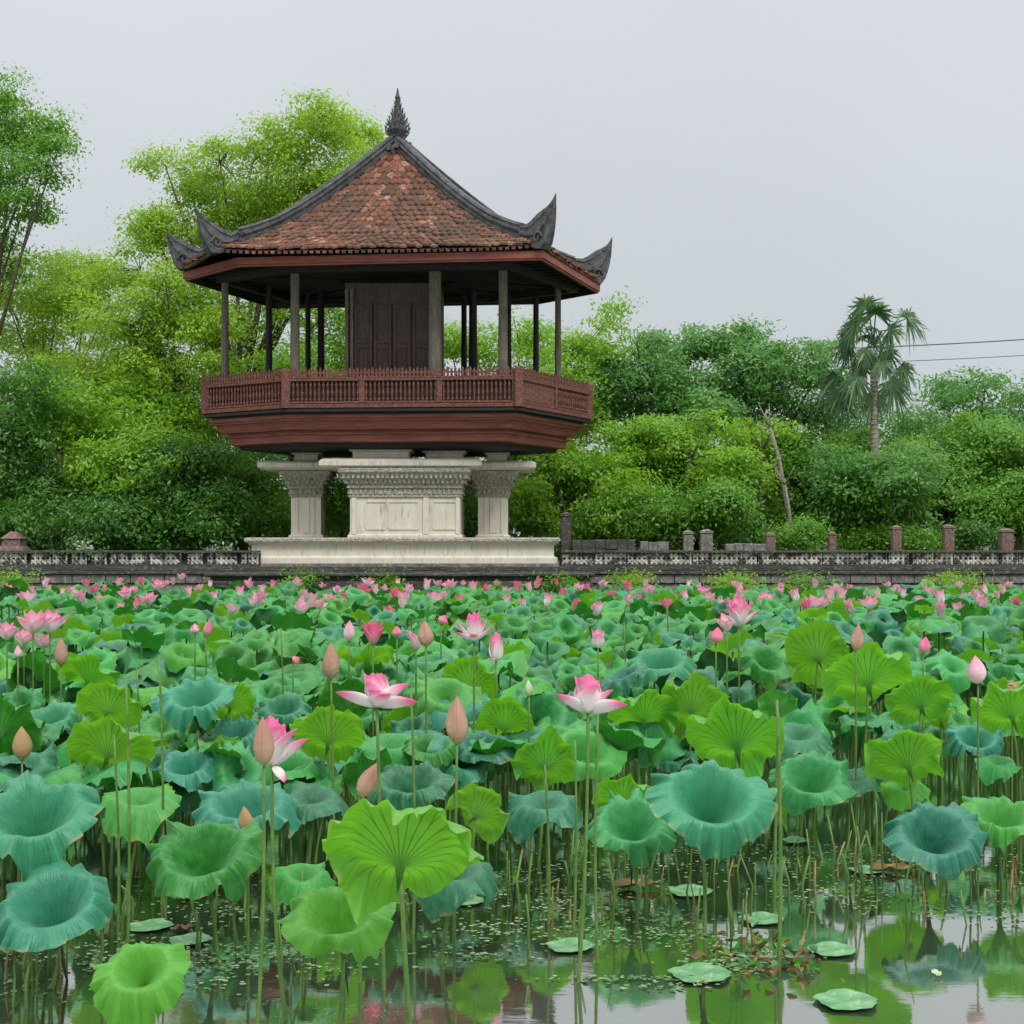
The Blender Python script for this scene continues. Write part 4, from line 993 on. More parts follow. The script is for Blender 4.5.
# ------------------------------------------------------------------ lotus flowers
def petal_verts(L, Wd, cup, curl, nu=9, nv=12, tipp=1.0):
    V = []; UV = []
    for i in range(nv + 1):
        s = i / nv; w = Wd * (math.sin(PI * min(1, s ** .72 * 1.0)) ** .75 if 0 < s < 1 else 0) + (.16 * Wd if s == 0 else 0)
        if s == 1: w = .001
        zc = curl * s * s * L
        for j in range(nu):
            a = (j / (nu - 1) - .5) * 2
            V.append((s * L, a * w / 2, zc + cup * (a * a) * w * .5 - .0)); UV.append((j / (nu - 1), s))
    Fc = [(i * nu + j, (i + 1) * nu + j, (i + 1) * nu + j + 1, i * nu + j + 1) for i in range(nv) for j in range(nu - 1)]
    return V, Fc, UV
def add_petal(mb, az, el, L, Wd, cup=.7, curl=.25, base=(0, 0, 0), r0=.012, roll=0., nu=9, nv=12):
    V, Fc, UV = petal_verts(L, Wd, cup, curl, nu, nv)
    R = Matrix.Rotation(az, 3, 'Z') @ Matrix.Rotation(-el, 3, 'Y') @ Matrix.Rotation(roll, 3, 'X')
    o = Vector(base) + Vector((math.cos(az), math.sin(az), 0)) * r0
    mb.add([R @ Vector(v) + o for v in V], Fc, UV)
def solid(o, th=.0014):
    m = o.modifiers.new('thickness', 'SOLIDIFY'); m.thickness = th; return o
rad = math.radians
def stem_to(o, top, base, r=.008, bend=(0, 0), m='stem'):
    mb = stem_mb(Vector(top), Vector(base), r * 1.2, r * .85, bend, 9); return mb.build('stem', M[m], o, sm=True)
def flower(px, py, d, petals, label, m='petal', stem_px=None, bend=(0, 0), pod=True, grp='open lotus flowers', sep=True, scale=1.0, seed=0, name='lotus_flower', cat='lotus flower'):
    c = P(px, py, d); bx_ = c.x if stem_px is None else (stem_px - 512) * d / F
    o = thing(name, label, cat, (bx_, d, 0), grp); lc = c - Vector((bx_, d, 0)); r = random.Random(seed)
    allmb = MB()
    for q in petals:
        az, el, L, Wd = q[:4]; cup = q[4] if len(q) > 4 else .6; curl = q[5] if len(q) > 5 else .15; roll = q[6] if len(q) > 6 else 0
        mb = MB() if sep else allmb
        add_petal(mb, rad(az), rad(el), L * scale, Wd * scale, cup, curl, lc, .012 * scale, rad(roll), 9 if sep else 5, 12 if sep else 6)
        if sep: solid(mb.build('petal', M[m], o, sm=True))
    if not sep: allmb.build('petals', M[m], o, sm=True)
    if pod:
        mb = MB(); mb.lathe(lc, [(.008, .0), (.018 * scale, .02), (.034 * scale, .045 * scale), (.034 * scale, .052 * scale), (.005, .054 * scale)], 14); mb.build('seed_pod', M['pod'], o, sm=True)
    stem_to(o, lc, (0, 0, -.35), .0085 if d < 7.5 else .0075, bend)
    return o
def bud(px, py_base, d, h, w, label, m='bud_tan', lean=0., open_=.0, stem_px=None, bend=(0, 0), grp='closed lotus buds', seed=0):
    """px,py_base: foot of the bud; h,w in metres; lean radians to the right"""
    c = P(px, py_base, d); bx_ = c.x if stem_px is None else (stem_px - 512) * d / F
    o = thing('lotus_bud', label, 'lotus bud', (bx_, d, 0), grp); lc = c - Vector((bx_, d, 0))
    mb = MB(); n = 28; prof = [(.05, 0), (.38, .05), (.72, .14), (.93, .26), (1, .38), (.93, .52), (.74, .67), (.48, .81), (.22, .92), (.07, .98), (.01, 1.0)]
    vs = []; uv = []
    sub = []
    for a, b in zip(prof, prof[1:]):
        for q in range(3): sub.append((a[0] + (b[0] - a[0]) * q / 3, a[1] + (b[1] - a[1]) * q / 3))
    sub.append(prof[-1]); r = random.Random(seed); ph = r.uniform(0, 6)
    for i, (rr_, z) in enumerate(sub):
        for j in range(n):
            th = 2 * PI * j / n; k = rr_ * w / 2 * (1 + .11 * (((th * 3 / PI + z * 1.2 + ph) % 2) - 1) + .02 * math.sin(14 * th))
            vs.append((k * math.cos(th), k * math.sin(th), z * h)); uv.append((abs(((j / n * 4) % 2) - 1), z))
    fs = [(i * n + j, i * n + (j + 1) % n, (i + 1) * n + (j + 1) % n, (i + 1) * n + j) for i in range(len(sub) - 1) for j in range(n)]
    fs.append(tuple(range(n - 1, -1, -1)))
    R = Matrix.Rotation(lean, 3, 'Y') @ Matrix.Rotation(r.uniform(-.1, .1), 3, 'X')
    mb.add([R @ Vector(v) + lc for v in vs], fs, uv); mb.build('bud', M[m], o, sm=True)
    mb = MB()
    for k in range(3 + int(open_ * 3)):
        add_petal(mb, rad(250 + k * 112), rad(84 - 18 * open_) , h * (.62 + .2 * open_), w * .72, .9, -.05, lc, w * .10, 0, 7, 9)
    if not lean: solid(mb.build('outer_petal', M[m], o, sm=True), .001)
    stem_to(o, lc, (0, 0, -.35), .008 if d < 8 else .007, bend)
    return o
# hero flowers (viewer stands towards azimuth 270)
flower(377, 707, 6.3, [(190, 16, .185, .10, .4, .12, 35), (348, 4, .175, .105, .4, .10, -35), (18, 36, .165, .10, .5, .02, -45), (150, 60, .155, .105), (115, 64, .155, .11), (225, 64, .135, .11, .7, .05), (80, 60, .155, .11), (262, 52, .10, .10, .8, .1), (300, 30, .12, .10, .6, .1)],
     'wide open white and pink lotus above the largest yellow-green leaf', stem_px=386, seed=1)
flower(588, 713, 6.4, [(190, 28, .16, .09, .45, .1, 30), (350, 10, .17, .115, .45, .08, -35), (12, 44, .15, .10, .5, 0, -30), (158, 64, .175, .11), (232, 72, .175, .13, .7, .02), (300, 66, .15, .13, .7, .05), (95, 68, .17, .12), (45, 60, .155, .11), (268, 78, .18, .13, .7)],
     'large cupped pink lotus on two long stems at the centre right', stem_px=572, bend=(.02, 0), seed=2)
flower(272, 766, 5.9, [(15, 36, .175, .095, .45, .05, -40), (60, 60, .18, .11), (110, 74, .21, .12), (300, 72, .20, .135, .7, -.05), (250, 82, .205, .13, .8), (345, 64, .19, .12, .6, -.1), (180, 80, .19, .12), (320, -50, .09, .055, .4), (0, 78, .20, .12)],
     'half-open deep pink lotus beside a tan bud at the left', stem_px=298, bend=(-.035, 0), seed=3)
bud(264, 766, 5.7, .205, .085, 'striped tan bud pressed against the half-open deep pink lotus', 'bud_tan', -.02, stem_px=250, bend=(.02, 0), seed=1)
flower(474, 641, 9.6, [(180, 40, .15, .07), (355, 30, .14, .07), (200, 18, .13, .07), (30, 50, .14, .07), (120, 65, .17, .08), (60, 68, .17, .08), (240, 66, .16, .09, .9), (300, 64, .16, .09, .9), (90, 72, .17, .08), (270, 20, .09, .06)],
     'open pink and white lotus above the crowd of leaves, left of centre', seed=4, scale=1.15)
flower(496, 661, 9.8, [(270, 82, .20, .10, .9), (200, 72, .18, .09), (340, 76, .19, .10), (90, 80, .18, .1), (215, 10, .06, .05)], 'half-closed white lotus with pink tip leaning beside the open one', seed=5, pod=False, grp='half-closed lotus flowers')
flower(373, 645, 10.2, [(250, 68, .17, .10, .9), (200, 55, .16, .09), (340, 52, .15, .09), (295, 70, .17, .09), (120, 70, .18, .09), (60, 70, .18, .09), (170, 62, .17, .09), (15, 62, .17, .09)], 'cup-shaped dusky pink lotus between two pink buds', m='petal_deep', seed=6, pod=False, grp='half-closed lotus flowers')
bud(349, 641, 10.4, .155, .085, 'pale pink bud left of the cup-shaped dusky pink lotus', 'petal_pale', .05, 1, seed=2)
bud(397, 637, 11.2, .09, .075, 'short round pink bud right of the cup-shaped dusky lotus', 'petal_deep', 0, seed=3)
flower(416, 650, 10.0, [(200, 60, .15, .08), (150, 62, .14, .08), (240, 64, .13, .09), (330, 66, .14, .08), (20, 60, .14, .08)], 'pink lotus opening behind a brown pointed bud', m='petal_pale', seed=7, pod=False, grp='half-closed lotus flowers')
bud(426, 647, 9.8, .185, .11, 'brown pointed bud in front of an opening pink lotus', 'bud_tan', -.05, seed=4)
bud(441, 624, 12.5, .09, .09, 'little pink bud tilted above the brown pointed bud', 'petal_deep', .5, seed=5)
flower(598, 648, 10.6, [(200, 66, .15, .09), (340, 64, .14, .10), (270, 60, .12, .1), (90, 75, .15, .09)], 'small two-lobed pink lotus above the big open flower', seed=8, pod=False, grp='half-closed lotus flowers', sep=False)
flower(739, 627, 10.6, [(180, 30, .15, .08), (0, 34, .15, .08), (150, 62, .19, .09), (110, 72, .2, .09), (60, 68, .2, .09), (240, 60, .16, .09), (300, 60, .16, .09), (210, 50, .16, .09), (330, 56, .17, .09)], 'largest far pink lotus cluster on the right, above a pink bud', seed=9, pod=False, scale=1.25)
flower(727, 631, 10.3, [(170, 40, .13, .07), (215, 44, .12, .08), (120, 60, .14, .08), (330, 50, .10, .07), (270, 48, .1, .08)], 'pale pink lotus leaning left from the largest far cluster', m='petal_pale', seed=10, pod=False, sep=False)
bud(716, 643, 10.0, .115, .095, 'plump pink bud at the foot of the far right cluster', 'petal_deep', .1, 1, seed=6)
bud(856, 651, 9.2, .18, .085, 'slim pink-brown bud over the tall umbrella leaf', 'bud_tan', .12, seed=7)
bud(923, 653, 10.4, .125, .085, 'small upright pink bud right of the umbrella leaf', 'petal_deep', .15, 1, seed=8)
bud(978, 684, 9.3, .19, .125, 'plump bright pink bud near the right edge', 'petal_pale', -.1, 1, seed=9)
bud(1012, 693, 10.2, .09, .09, 'faded pale bud at the right edge', 'bud_dry', 0, 1, seed=10)
bud(61, 666, 10.0, .20, .095, 'pink-brown pointed bud at the left below the far pink cluster', 'bud_tan', 0, seed=11)
bud(22, 760, 8.0, .195, .11, 'dry tan bud among leaves at the left edge', 'bud_dry', 0, seed=12)
bud(248, 833, 6.9, .135, .075, 'dry straw-coloured bud tip beside the pleated green funnel', 'bud_dry', -.15, seed=13)
bud(331, 679, 8.6, .225, .105, 'tall brown bud left of the open white-pink lotus', 'bud_tan', 0, stem_px=336, seed=14)
bud(457, 744, 7.0, .24, .112, 'tallest tan bud standing alone in the middle', 'bud_tan', .0, stem_px=453, seed=15)
bud(360, 797, 6.4, .185, .085, 'tan bud leaning right behind the largest yellow-green leaf', 'bud_tan', .5, seed=16)
bud(529, 697, 9.2, .115, .052, 'small greenish-white bud right of the tall tan bud', 'bud_green', -.05, seed=17)
bud(206, 636, 11.6, .14, .07, 'slender red-pink bud left of centre in the far leaves', 'petal_deep', .25, seed=18)
bud(195, 634, 11.8, .09, .08, 'rounder pink bud touching the slender red-pink one', 'petal_pale', 0, 1, seed=19)
bud(293, 662, 10.8, .06, .07, 'tiny pink bud low among leaves left of the tall brown bud', 'petal_deep', 1.0, seed=20)
bud(18, 658, 9.8, .09, .05, 'tiny pale pink bud under the left pink cluster', 'petal_pale', 0, seed=21)
for px, py, s, m, lab in ((50, 633, 1.0, 'petal', 'bright pink lotus in the left cluster, rightmost and widest'), (33, 634, 1.0, 'petal_pale', 'pink lotus in the middle of the left cluster'), (24, 645, .7, 'petal_pale', 'faded pink lotus lowest in the left cluster'), (7, 640, .75, 'petal_pale', 'pale lotus cut by the left edge in the left cluster'),
                          (44, 648, .6, 'petal_pale', 'small pale lotus under the widest bloom of the left cluster')):
    flower(px, py, 11.2 + rnd.uniform(-.4, .4), [(a, 35 + 30 * (i % 2), .15, .09) for i, a in enumerate(range(0, 360, 40))], lab, m=m, seed=px, pod=False, sep=False, scale=s * 1.3, grp='lotus flowers of the left cluster')
# far flowers
far = []
cl = [(8, 592), (33, 590), (28, 600), (50, 589), (62, 592), (75, 593), (54, 601), (95, 590), (104, 588), (104, 601), (120, 609), (133, 590), (135, 604), (127, 596), (156, 586), (166, 583), (173, 581), (180, 577), (190, 592), (200, 588), (183, 606), (231, 610),
      (250, 585), (262, 590), (253, 603), (262, 596), (282, 601), (288, 592), (305, 596), (312, 603), (329, 600), (341, 604), (320, 606), (349, 588), (356, 598), (363, 592), (348, 595), (376, 590), (384, 587), (388, 612), (396, 596), (410, 590), (426, 586), (444, 595),
      (451, 586), (473, 589), (487, 588), (507, 591), (506, 602), (516, 588), (530, 588), (524, 604), (557, 581), (561, 594), (578, 591), (589, 590), (597, 612), (574, 607), (622, 607), (630, 601), (637, 598), (629, 588), (666, 605), (674, 602), (705, 593), (710, 600), (741, 590), (739, 600), (747, 597),
      (778, 596), (797, 598), (807, 610), (813, 606), (820, 605), (830, 598), (836, 590), (841, 598), (851, 609), (878, 597), (895, 588), (903, 594), (898, 589), (918, 604), (942, 600), (965, 598), (978, 600), (985, 605), (986, 590), (998, 595), (975, 594), (1003, 590), (940, 612), (700, 588), (870, 606),
      (15, 606), (82, 600), (148, 602), (215, 600), (240, 594), (300, 610), (336, 590), (402, 604), (432, 600), (460, 604), (546, 602), (610, 594), (650, 592), (686, 596), (722, 606), (764, 602), (860, 596), (930, 592), (955, 608), (1015, 602),
      (12, 584), (44, 583), (87, 584), (118, 583), (143, 582), (210, 583), (272, 584), (296, 583), (322, 584), (368, 583), (398, 582), (437, 583), (463, 582), (497, 583), (536, 584), (603, 583), (645, 584), (688, 583), (735, 584), (780, 585), (815, 584), (850, 586), (888, 584), (925, 585), (960, 585), (1010, 584)]
flib = []
for v in range(8):
    r = random.Random(900 + v); mb = MB(); L = .13 if v < 5 else .12
    if v < 5:
        for i in range(9): add_petal(mb, i * 2 * PI / 9 + r.uniform(-.2, .2), rad(r.uniform(25, 80)), L * r.uniform(.9, 1.25), .085, .8, .1, (0, 0, 0), .01, 0, 4, 5)
    else:
        for i in range(5): add_petal(mb, i * 2 * PI / 5, rad(r.uniform(74, 86)), .15, .085, .9, -.05, (0, 0, 0), .02, 0, 4, 5)
    for m in ('petal', 'petal_pale', 'petal_deep'):
        o = mb.build('tmp', M[m]); flib.append((v, m, o.data)); bpy.data.objects.remove(o)
ff = random.Random(31); cl.sort()
ORD = ['first', 'second', 'third', 'fourth', 'fifth', 'sixth', 'seventh', 'eighth', 'ninth', 'tenth', 'eleventh', 'twelfth', 'thirteenth', 'fourteenth', 'fifteenth', 'sixteenth', 'seventeenth', 'eighteenth', 'nineteenth', 'twentieth']
zones = [(-99, 120, 'before the wall by the left edge'), (120, 240, 'before the wall left of the plinth'), (240, 340, 'under the left stone column'), (340, 465, 'under the central stone block'), (465, 560, 'under the right stone column'),
         (560, 680, 'below the blackened wall remnant'), (680, 765, 'below the two ruined posts'), (765, 850, 'below the first two pink brick posts'), (850, 940, 'below the darkened brick post'), (940, 1100, 'at the right end of the pond')]
zc = {}
lf = [(f[0], f[1], f[2] + .10 * f[3]) for f in fill]
for i, (px, py) in enumerate(cl):
    zt = ff.uniform(1.12, 1.24); zt = 1.0 + ff.uniform(0, .15); d = min(35.5, (CAMH - zt) * F / (py - HOR + 3)); d = max(14.5, d); c = P(px, py + 4, d)
    bloom = ff.random() < .62; v = ff.randrange(5) if bloom else ff.randrange(5, 8); m = ff.choice(('petal', 'petal_pale', 'petal_pale', 'petal_pale', 'petal_deep', 'petal'))
    if 'pale' in m: cw = 'pale pink'
    elif 'deep' in m: cw = 'deep pink'
    else: cw = 'white and pink'
    z = [q for q in zones if q[0] <= px < q[1]][0][2]; key = (cw, bloom, z); k = zc[key] = zc.get(key, -1) + 1
    lab = '%s %s %s from left %s' % (ORD[k], cw, 'bloom' if bloom else 'bud', z)
    o = thing('lotus_flower' if bloom else 'lotus_bud', lab, 'lotus flower' if bloom else 'lotus bud', (c.x, d, 0), 'distant lotus flowers near the embankment')
    me = [q for q in flib if q[0] == v and q[1] == m][0][2]
    b = link('petals', me, o, (0, 0, c.z)); b.scale = [ff.uniform(1.0, 1.65)] * 3; b.rotation_euler = (ff.uniform(-.3, .3), ff.uniform(-.3, .3), ff.uniform(0, 6))
    mb = MB(); mb.tube([(0, 0, -.1), (ff.uniform(-.03, .03), 0, c.z * .6), (0, 0, c.z + .01)], .007, 4, cap=False); mb.build('stem', M['stem'], o)
# ------------------------------------------------------------------ tall bare stems and broken dry stems
def bare_stem(px0, y0, px1, y1, d, label, r=.0075, m='stem', bend=.02, grp='tall leafless lotus stems', name='lotus_stalk'):
    top = P(px1, y1, d); bs = Vector(((px0 - 512) * d / F, d, 0)); mb = stem_mb(top - bs, Vector((0, 0, -.35)), r * 1.2, r * .8, (bend, 0), 9)
    o = mb.build(name, M[m], None, sm=True, loc=bs); tag(o, label, 'stalk', grp)
bare_stem(124, 960, 126, 680, 6.6, 'tall green stem crossing the two stacked yellow-green leaves at the left')
bare_stem(116, 960, 114, 735, 7.2, 'thinner green stem just left of the tall one crossing the stacked leaves')
bare_stem(160, 920, 159, 655, 7.8, 'tall thin stem right of the stacked yellow-green leaves')
bare_stem(411, 900, 411, 690, 7.2, 'straight leafless stem right of the open white-pink lotus')
bare_stem(776, 970, 777, 700, 6.6, 'very tall stem standing in open water under the small rolled leaf', .0095)
bare_stem(601, 920, 598, 712, 6.7, 'second stem of the pair beneath the large cupped pink lotus', bend=-.02)
bare_stem(546, 920, 545, 765, 7.4, 'stem left of the flower stems, under the small umbrella leaf')
bare_stem(569, 930, 575, 740, 7.1, 'leafless stem just left of the large cupped lotus stems')
bare_stem(137, 700, 137, 668, 9.6, 'short stem tip above the pale yellow-green leaf at the left')
bare_stem(667, 620, 667, 600, 14, 'thin stem above leaves right of the two-lobed far lotus')
bare_stem(624, 700, 624, 622, 11.5, 'slender stem right of the small two-lobed pink lotus')
bare_stem(281, 690, 281, 628, 11, 'slender stem above leaves left of the tall brown bud')
sr_ = random.Random(55)
# thickets of thinner stems under the leaves, seen over the open water
for (x0, x1, y0, y1, n, where) in ((-5, 70, 965, 1010, 13, 'under the lower left blue-green funnel'), (75, 240, 905, 985, 11, 'under the pleated green funnel'), (270, 350, 930, 1000, 6, 'under the ruffled light green leaf'),
        (500, 600, 880, 960, 14, 'below the blue-green leaf near the flower stems'), (600, 690, 880, 935, 14, 'under the strongly pleated green leaf'), (690, 760, 885, 950, 13, 'under the deepest funnel leaf'), (760, 860, 870, 920, 15, 'under the green funnel right of the tall stem'),
        (860, 960, 860, 925, 12, 'under the blue-green funnel at the right'), (960, 1024, 870, 930, 9, 'under the right edge leaf')):
    for i in range(n):
        wy = sr_.uniform(y0, y1); d = 2 * F / (wy - HOR); px = sr_.uniform(x0, x1); dead = sr_.random() < .28
        h = sr_.uniform(.06, .30) if dead else sr_.uniform(.16, .42); top = Vector((sr_.gauss(0, .035), sr_.gauss(0, .05), h))
        mb = MB(); bs = Vector(((px - 512) * d / F, d, 0)); r = sr_.uniform(.0045, .008)
        if sr_.random() < (.5 if dead else .12):
            k = top * .6; mb.tube([(0, 0, -.2), k * .5, k, k + Vector((sr_.uniform(-.12, .12), sr_.uniform(-.08, .08), -h * .45))], [r, r, r * .9, r * .5], 5)
        else: mb.tube([(0, 0, -.2), top * .5 + Vector((sr_.gauss(0, .022), 0, 0)), top], [r, r, r * .7], 6)
        o = mb.build('dry_stalk' if dead else 'lotus_stalk', M['dry_stem' if dead else 'stem'], None, sm=True, loc=bs)
        tag(o, ('broken brown stalk ' if dead else 'plain green stalk ') + where, 'stalk', ('broken brown stems ' if dead else 'plain green stems ') + where)
# ------------------------------------------------------------------ floating things
def on_water(px, py): d = CAMH * F / (py - HOR); return Vector(((px - 512) * d / F, d, 0)), d
def pad(px, py, w, tone, label, sy=1.0):
    c, d = on_water(px, py); R = w * d / F / 2; r = random.Random(px); V = [(0, 0, .008)]; n = 56
    for i in (1, 2, 3, 4):
        for j in range(n):
            th = 2 * PI * j / n; q = R * i / 4 * (1 + (.05 * math.sin(5 * th + r.random() * .2) + .03 * math.sin(11 * th)) * (i == 4)); V.append((q * math.cos(th), q * math.sin(th) * sy, .010 + .004 * math.sin(3 * th + i) + (.006 if i == 4 else 0)))
    Fs = [(0, 1 + j, 1 + (j + 1) % n) for j in range(n)] + [(1 + i * n + j, 1 + (i + 1) * n + j, 1 + (i + 1) * n + (j + 1) % n, 1 + i * n + (j + 1) % n) for i in range(3) for j in range(n)]
    uv = [(0, 0)] + [(j / n, (i + 1) / 4) for i in range(4) for j in range(n)]
    mb = MB(); mb.add(V, Fs, uv); o = mb.build('floating_leaf', M[tone], None, sm=True, loc=c); tag(o, label, 'floating leaf', 'round leaves floating flat on the water')
M['pad'] = simple_mat('floating_pad', (.06, .19, .07), (.14, .30, .14), 8, .4, (.30, .40, .30), 30, (.55, .7), .6)
for a in ((846, 1003, 62, 'pad', 'round pale green leaf floating alone at the bottom right'), (832, 952, 48, 'pad', 'floating green leaf just right of the brown debris heap'), (700, 976, 62, 'pad', 'floating leaf left of the brown debris heap near the tall stem'),
          (690, 893, 46, 'pad', 'floating leaf behind stems under the deepest funnel'), (762, 921, 44, 'pad', 'floating leaf near the tall bare stem behind the debris'),
          (866, 872, 34, 'pad', 'small floating leaf left of the blue-green funnel reflection'), (795, 842, 28, 'pad', 'small far floating leaf beneath the green funnel'), (467, 903, 36, 'pad', 'floating leaf right of the largest leaf stems'),
          (150, 928, 44, 'pad', 'floating leaf among stems at the left'), (190, 942, 42, 'pad', 'darker floating leaf nearer the front at the left'), (570, 948, 48, 'pad', 'floating leaf in front of the flower stems')):
    pad(*a)
def curled(px, py, w, label, m='brown_leaf', lift=.03, yaw=0., asp=.35, name='dead_leaf', cat='dead leaf', grp=None):
    c, d = on_water(px, py); L = w * d / F; mb = MB(); V, Fc, UV = petal_verts(L, L * asp, .25, .04, 7, 9)
    Rm = Matrix.Rotation(yaw, 3, 'Z'); r = random.Random(px + py)
    mb.add([Rm @ (Vector(v) - Vector((L / 2, 0, 0))) + Vector((0, 0, .012 + lift * (.5 + .5 * math.sin(i * .7)) * r.uniform(.3, 1))) for i, v in enumerate(V)], Fc, UV)
    o = mb.build(name, M[m], None, sm=True, loc=c); solid(o, .002); tag(o, label, cat, grp)
curled(636, 889, 50, 'red-brown dead leaf floating under the strongly pleated green leaf', asp=.6)
curled(893, 872, 46, 'dark red dead leaf floating left under the right funnel', asp=.5)
curled(184, 932, 20, 'orange-brown dead leaf scrap floating at the left', asp=.6)
curled(936, 976, 18, 'cream fallen petal floating on the leaf reflection at the right', 'petal_fallen' if 'petal_fallen' in M else 'bud_green', .01, 1.5, .5, 'fallen_petal', 'petal')
curled(184, 901, 14, 'small red leaf scrap behind stems at the left', asp=.7)
curled(700, 960, 24, 'little brown leaf scrap left of the debris heap', asp=.6, yaw=.6)
def debris():
    c, d = on_water(786, 962); o = thing('debris_heap', 'heap of rotting brown and yellow leaf scraps around the tall stem in open water', 'debris heap', c); r = random.Random(8)
    for nm, m, n, L0 in (('brown_scraps', 'brown_leaf', 46, .06), ('green_scraps', 'pad', 44, .07), ('lime_scraps', 'lime', 30, .06)):
        mb = MB()
        for i in range(n):
            L = L0 * r.uniform(.5, 1.5); V, Fc, UV = petal_verts(L, L * .55, 1.0, r.uniform(-.3, .5), 5, 6); Rm = Euler((r.uniform(-.6, .6), r.uniform(-.7, .4), r.uniform(0, 6.28))).to_matrix()
            q = Vector((r.gauss(-.05, .11), r.gauss(.03, .15), r.uniform(.012, .05))); mb.add([Rm @ Vector(v) * .75 + q for v in V], Fc, UV)
        tag(mb.build(nm, M[m], o, sm=True), kind='stuff')
    mb = MB(); mb.tube([(.0, 0, .0), (.06, -.02, .04), (.085, -.03, .16)], [.012, .012, .004], 6); mb.tube([(.04, .05, .02), (-.08, -.03, .03), (-.2, .02, .02)], [.01, .009, .006], 6); mb.build('broken_stalks', M['dry_stem'], o, sm=True)
debris()
def duckweed():
    r = np.random.RandomState(5); pts = []
    spots = [(600, 905, .35, .5, 700), (690, 930, .3, .45, 700), (740, 965, .22, .25, 520), (560, 935, .3, .3, 500), (850, 890, .35, .6, 600), (690, 980, .15, .1, 260), (470, 905, .4, .5, 600), (160, 930, .4, .5, 900), (230, 960, .35, .4, 700), (60, 985, .4, .3, 700), (790, 870, .5, .7, 800), (960, 890, .4, .6, 500), (330, 950, .3, .3, 400), (480, 960, .25, .2, 260), (620, 985, .3, .1, 300), (990, 860, .5, .8, 500), (700, 850, .7, .9, 900), (550, 850, .7, .9, 900), (300, 880, .7, .9, 900)]
    for px, py, sx_, sy_, n in spots:
        c, d = on_water(px, py)
        n = int(n * .3)
        for k in range(4):
            cx, cy = c.x + r.normal() * sx_ * .6, c.y + r.normal() * sy_ * .6
            p = np.stack([cx + r.normal(size=n // 4) * sx_ * .5, cy + r.normal(size=n // 4) * sy_ * .28], 1); pts.append(p)
    p = np.concatenate(pts); n = len(p); s = r.uniform(.006, .017, n); a0 = r.uniform(0, 6.28, n); V = []
    for k in range(6):
        a = a0 + k * PI / 3; V.append(np.stack([p[:, 0] + s * np.cos(a), p[:, 1] + s * np.sin(a) * .8, np.full(n, .006) + r.uniform(0, .005, n)], 1))
    V = np.stack(V, 1).reshape(-1, 3); Q = np.arange(n * 6).reshape(-1, 6)
    tag(link('duckweed', mesh_np('duckweed', V, Q, M['duck'], sm=False)), 'scattered duckweed and scum specks floating between the stems', 'duckweed', kind='stuff')
duckweed()
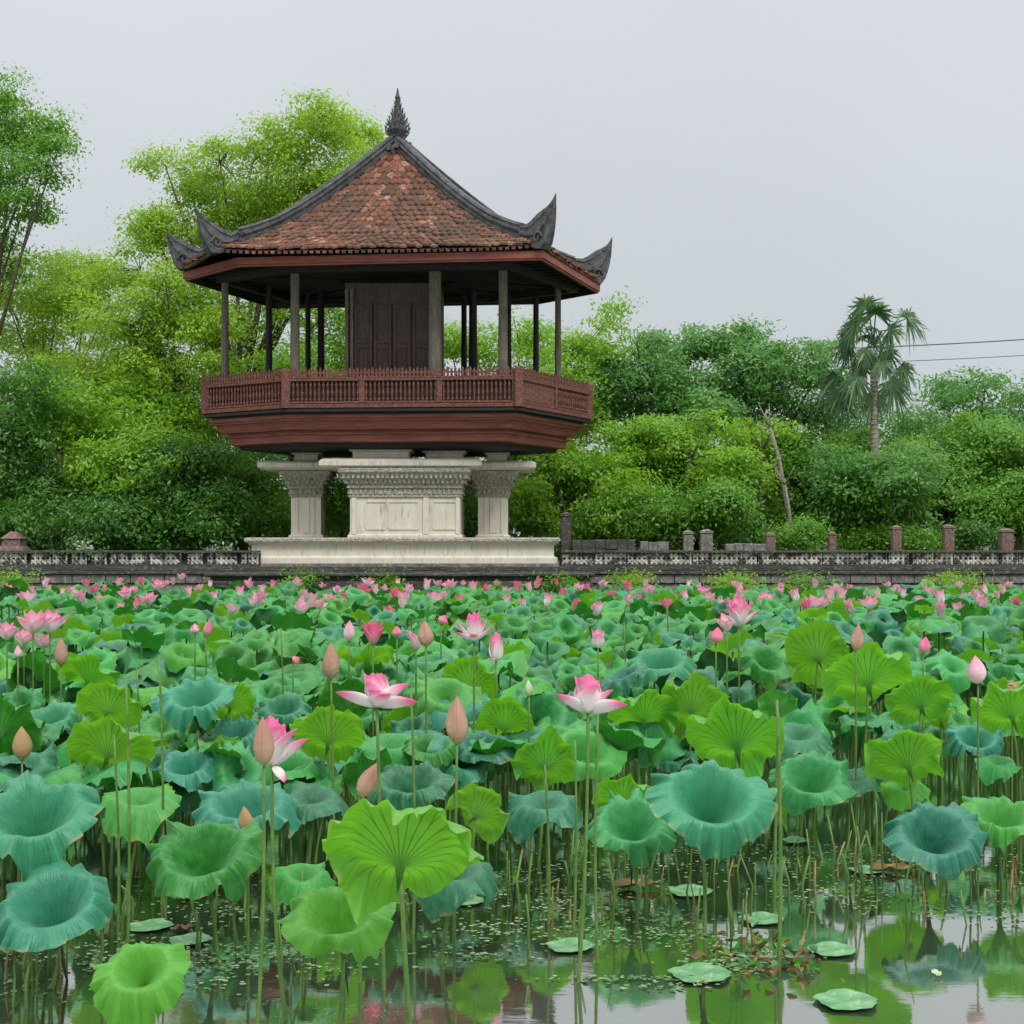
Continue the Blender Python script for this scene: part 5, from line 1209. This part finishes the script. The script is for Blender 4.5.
# small marsh plants at the foot of the embankment
for i, (px, w, h, dk) in enumerate(((632, 12, 9, 'f_bright'), (806, 10, 7, 'f_mid'), (560, 12, 7, 'f_mid'), (384, 10, 6, 'f_mid'), (300, 14, 9, 'f_mid'), (12, 16, 10, 'f_bright'), (735, 14, 8, 'f_bright'), (960, 16, 8, 'f_bright'))):
    lab = ['bushy yellow-green marsh plant right of the plinth against the embankment', 'marsh plant against the embankment below the second brick post', 'low marsh plant at the right corner of the plinth', 'yellow-green marsh plant under the central stone block', 'marsh plant under the left stone column', 'marsh plant at the left end of the embankment', 'marsh plant below the pale rubble wall', 'marsh plant below the tallest brick post'][i]
    d = 36.0; o = thing('marsh_plant', lab, 'plant', ((px - 512) * d / F, d, 0), 'marsh plants along the embankment')
    c = P(px, 590 - h, d); V, Q, cc = leaf_cloud([tuple(c)], [(w * d / F, .35, h * d / F)], 700, .10, 40 + i, .15); V[:, 2] -= 0; V = V - np.array([o.location.x, o.location.y, 0])
    link('foliage', mesh_np('foliage', V, Q, M[dk], sm=False), o)
    mb = MB(); r = random.Random(i)
    for k in range(6): q = Vector(cc[k % len(cc)]) - o.location; mb.tube([(0, 0, -.1), q * .5 + Vector((r.uniform(-.05, .05), 0, 0)), q], .01, 4)
    mb.build('stalks', M['stem'], o)
# ------------------------------------------------------------------ labels of the remaining leaves: placed by the nearest landmark
LM = [(377, 690, 'the open white-pink lotus'), (590, 693, 'the large cupped pink lotus'), (277, 745, 'the half-open deep pink lotus'), (474, 628, 'the open pink-white lotus left of centre'), (457, 720, 'the tallest tan bud'), (332, 660, 'the tall brown bud'), (22, 743, 'the dry tan bud'),
      (61, 653, 'the pink-brown bud at left'), (856, 637, 'the slim pink-brown bud'), (978, 671, 'the bright pink bud at right'), (923, 645, 'the upright pink bud'), (733, 615, 'the far right pink cluster'), (598, 637, 'the two-lobed pink lotus'), (373, 632, 'the cup-shaped dusky lotus'), (426, 634, 'the brown pointed bud'),
      (40, 632, 'the left pink cluster'), (203, 628, 'the slender red-pink bud'), (778, 699, 'the small rolled leaf on the tall stem'), (712, 797, 'the deepest funnel leaf'), (935, 833, 'the right blue-green funnel'), (202, 852, 'the pleated green funnel'), (112, 742, 'the stacked yellow-green leaves'), (403, 838, 'the largest yellow-green leaf'), (529, 686, 'the greenish-white bud')]
kdw = {'c': 'cupped', 'f': 'drooping', 'u': 'upturned'}
bk = {}
for (o, px, py, tone, kd) in fill_objs:
    k = min(LM, key=lambda q: (q[0] - px) ** 2 + 1.6 * (q[1] - py) ** 2); dx, dy = px - k[0], py - k[1]
    if abs(dx) > abs(dy) * 1.3: rel = 'left of' if dx < 0 else 'right of'
    else: rel = 'behind' if dy < 0 else 'in front of'
    bk.setdefault((tone, kd, rel, k[2]), []).append((math.hypot(dx, dy), o))
for (tone, kd, rel, ph), L in bk.items():
    L.sort(key=lambda q: q[0])
    for i, (q, o) in enumerate(L):
        pre = '' if len(L) == 1 else ('nearest ' if i == 0 else ORD[i] + '-nearest ')
        o['label'] = '%s%s %s leaf %s %s' % (pre, TN[tone], kdw[kd], rel, ph)
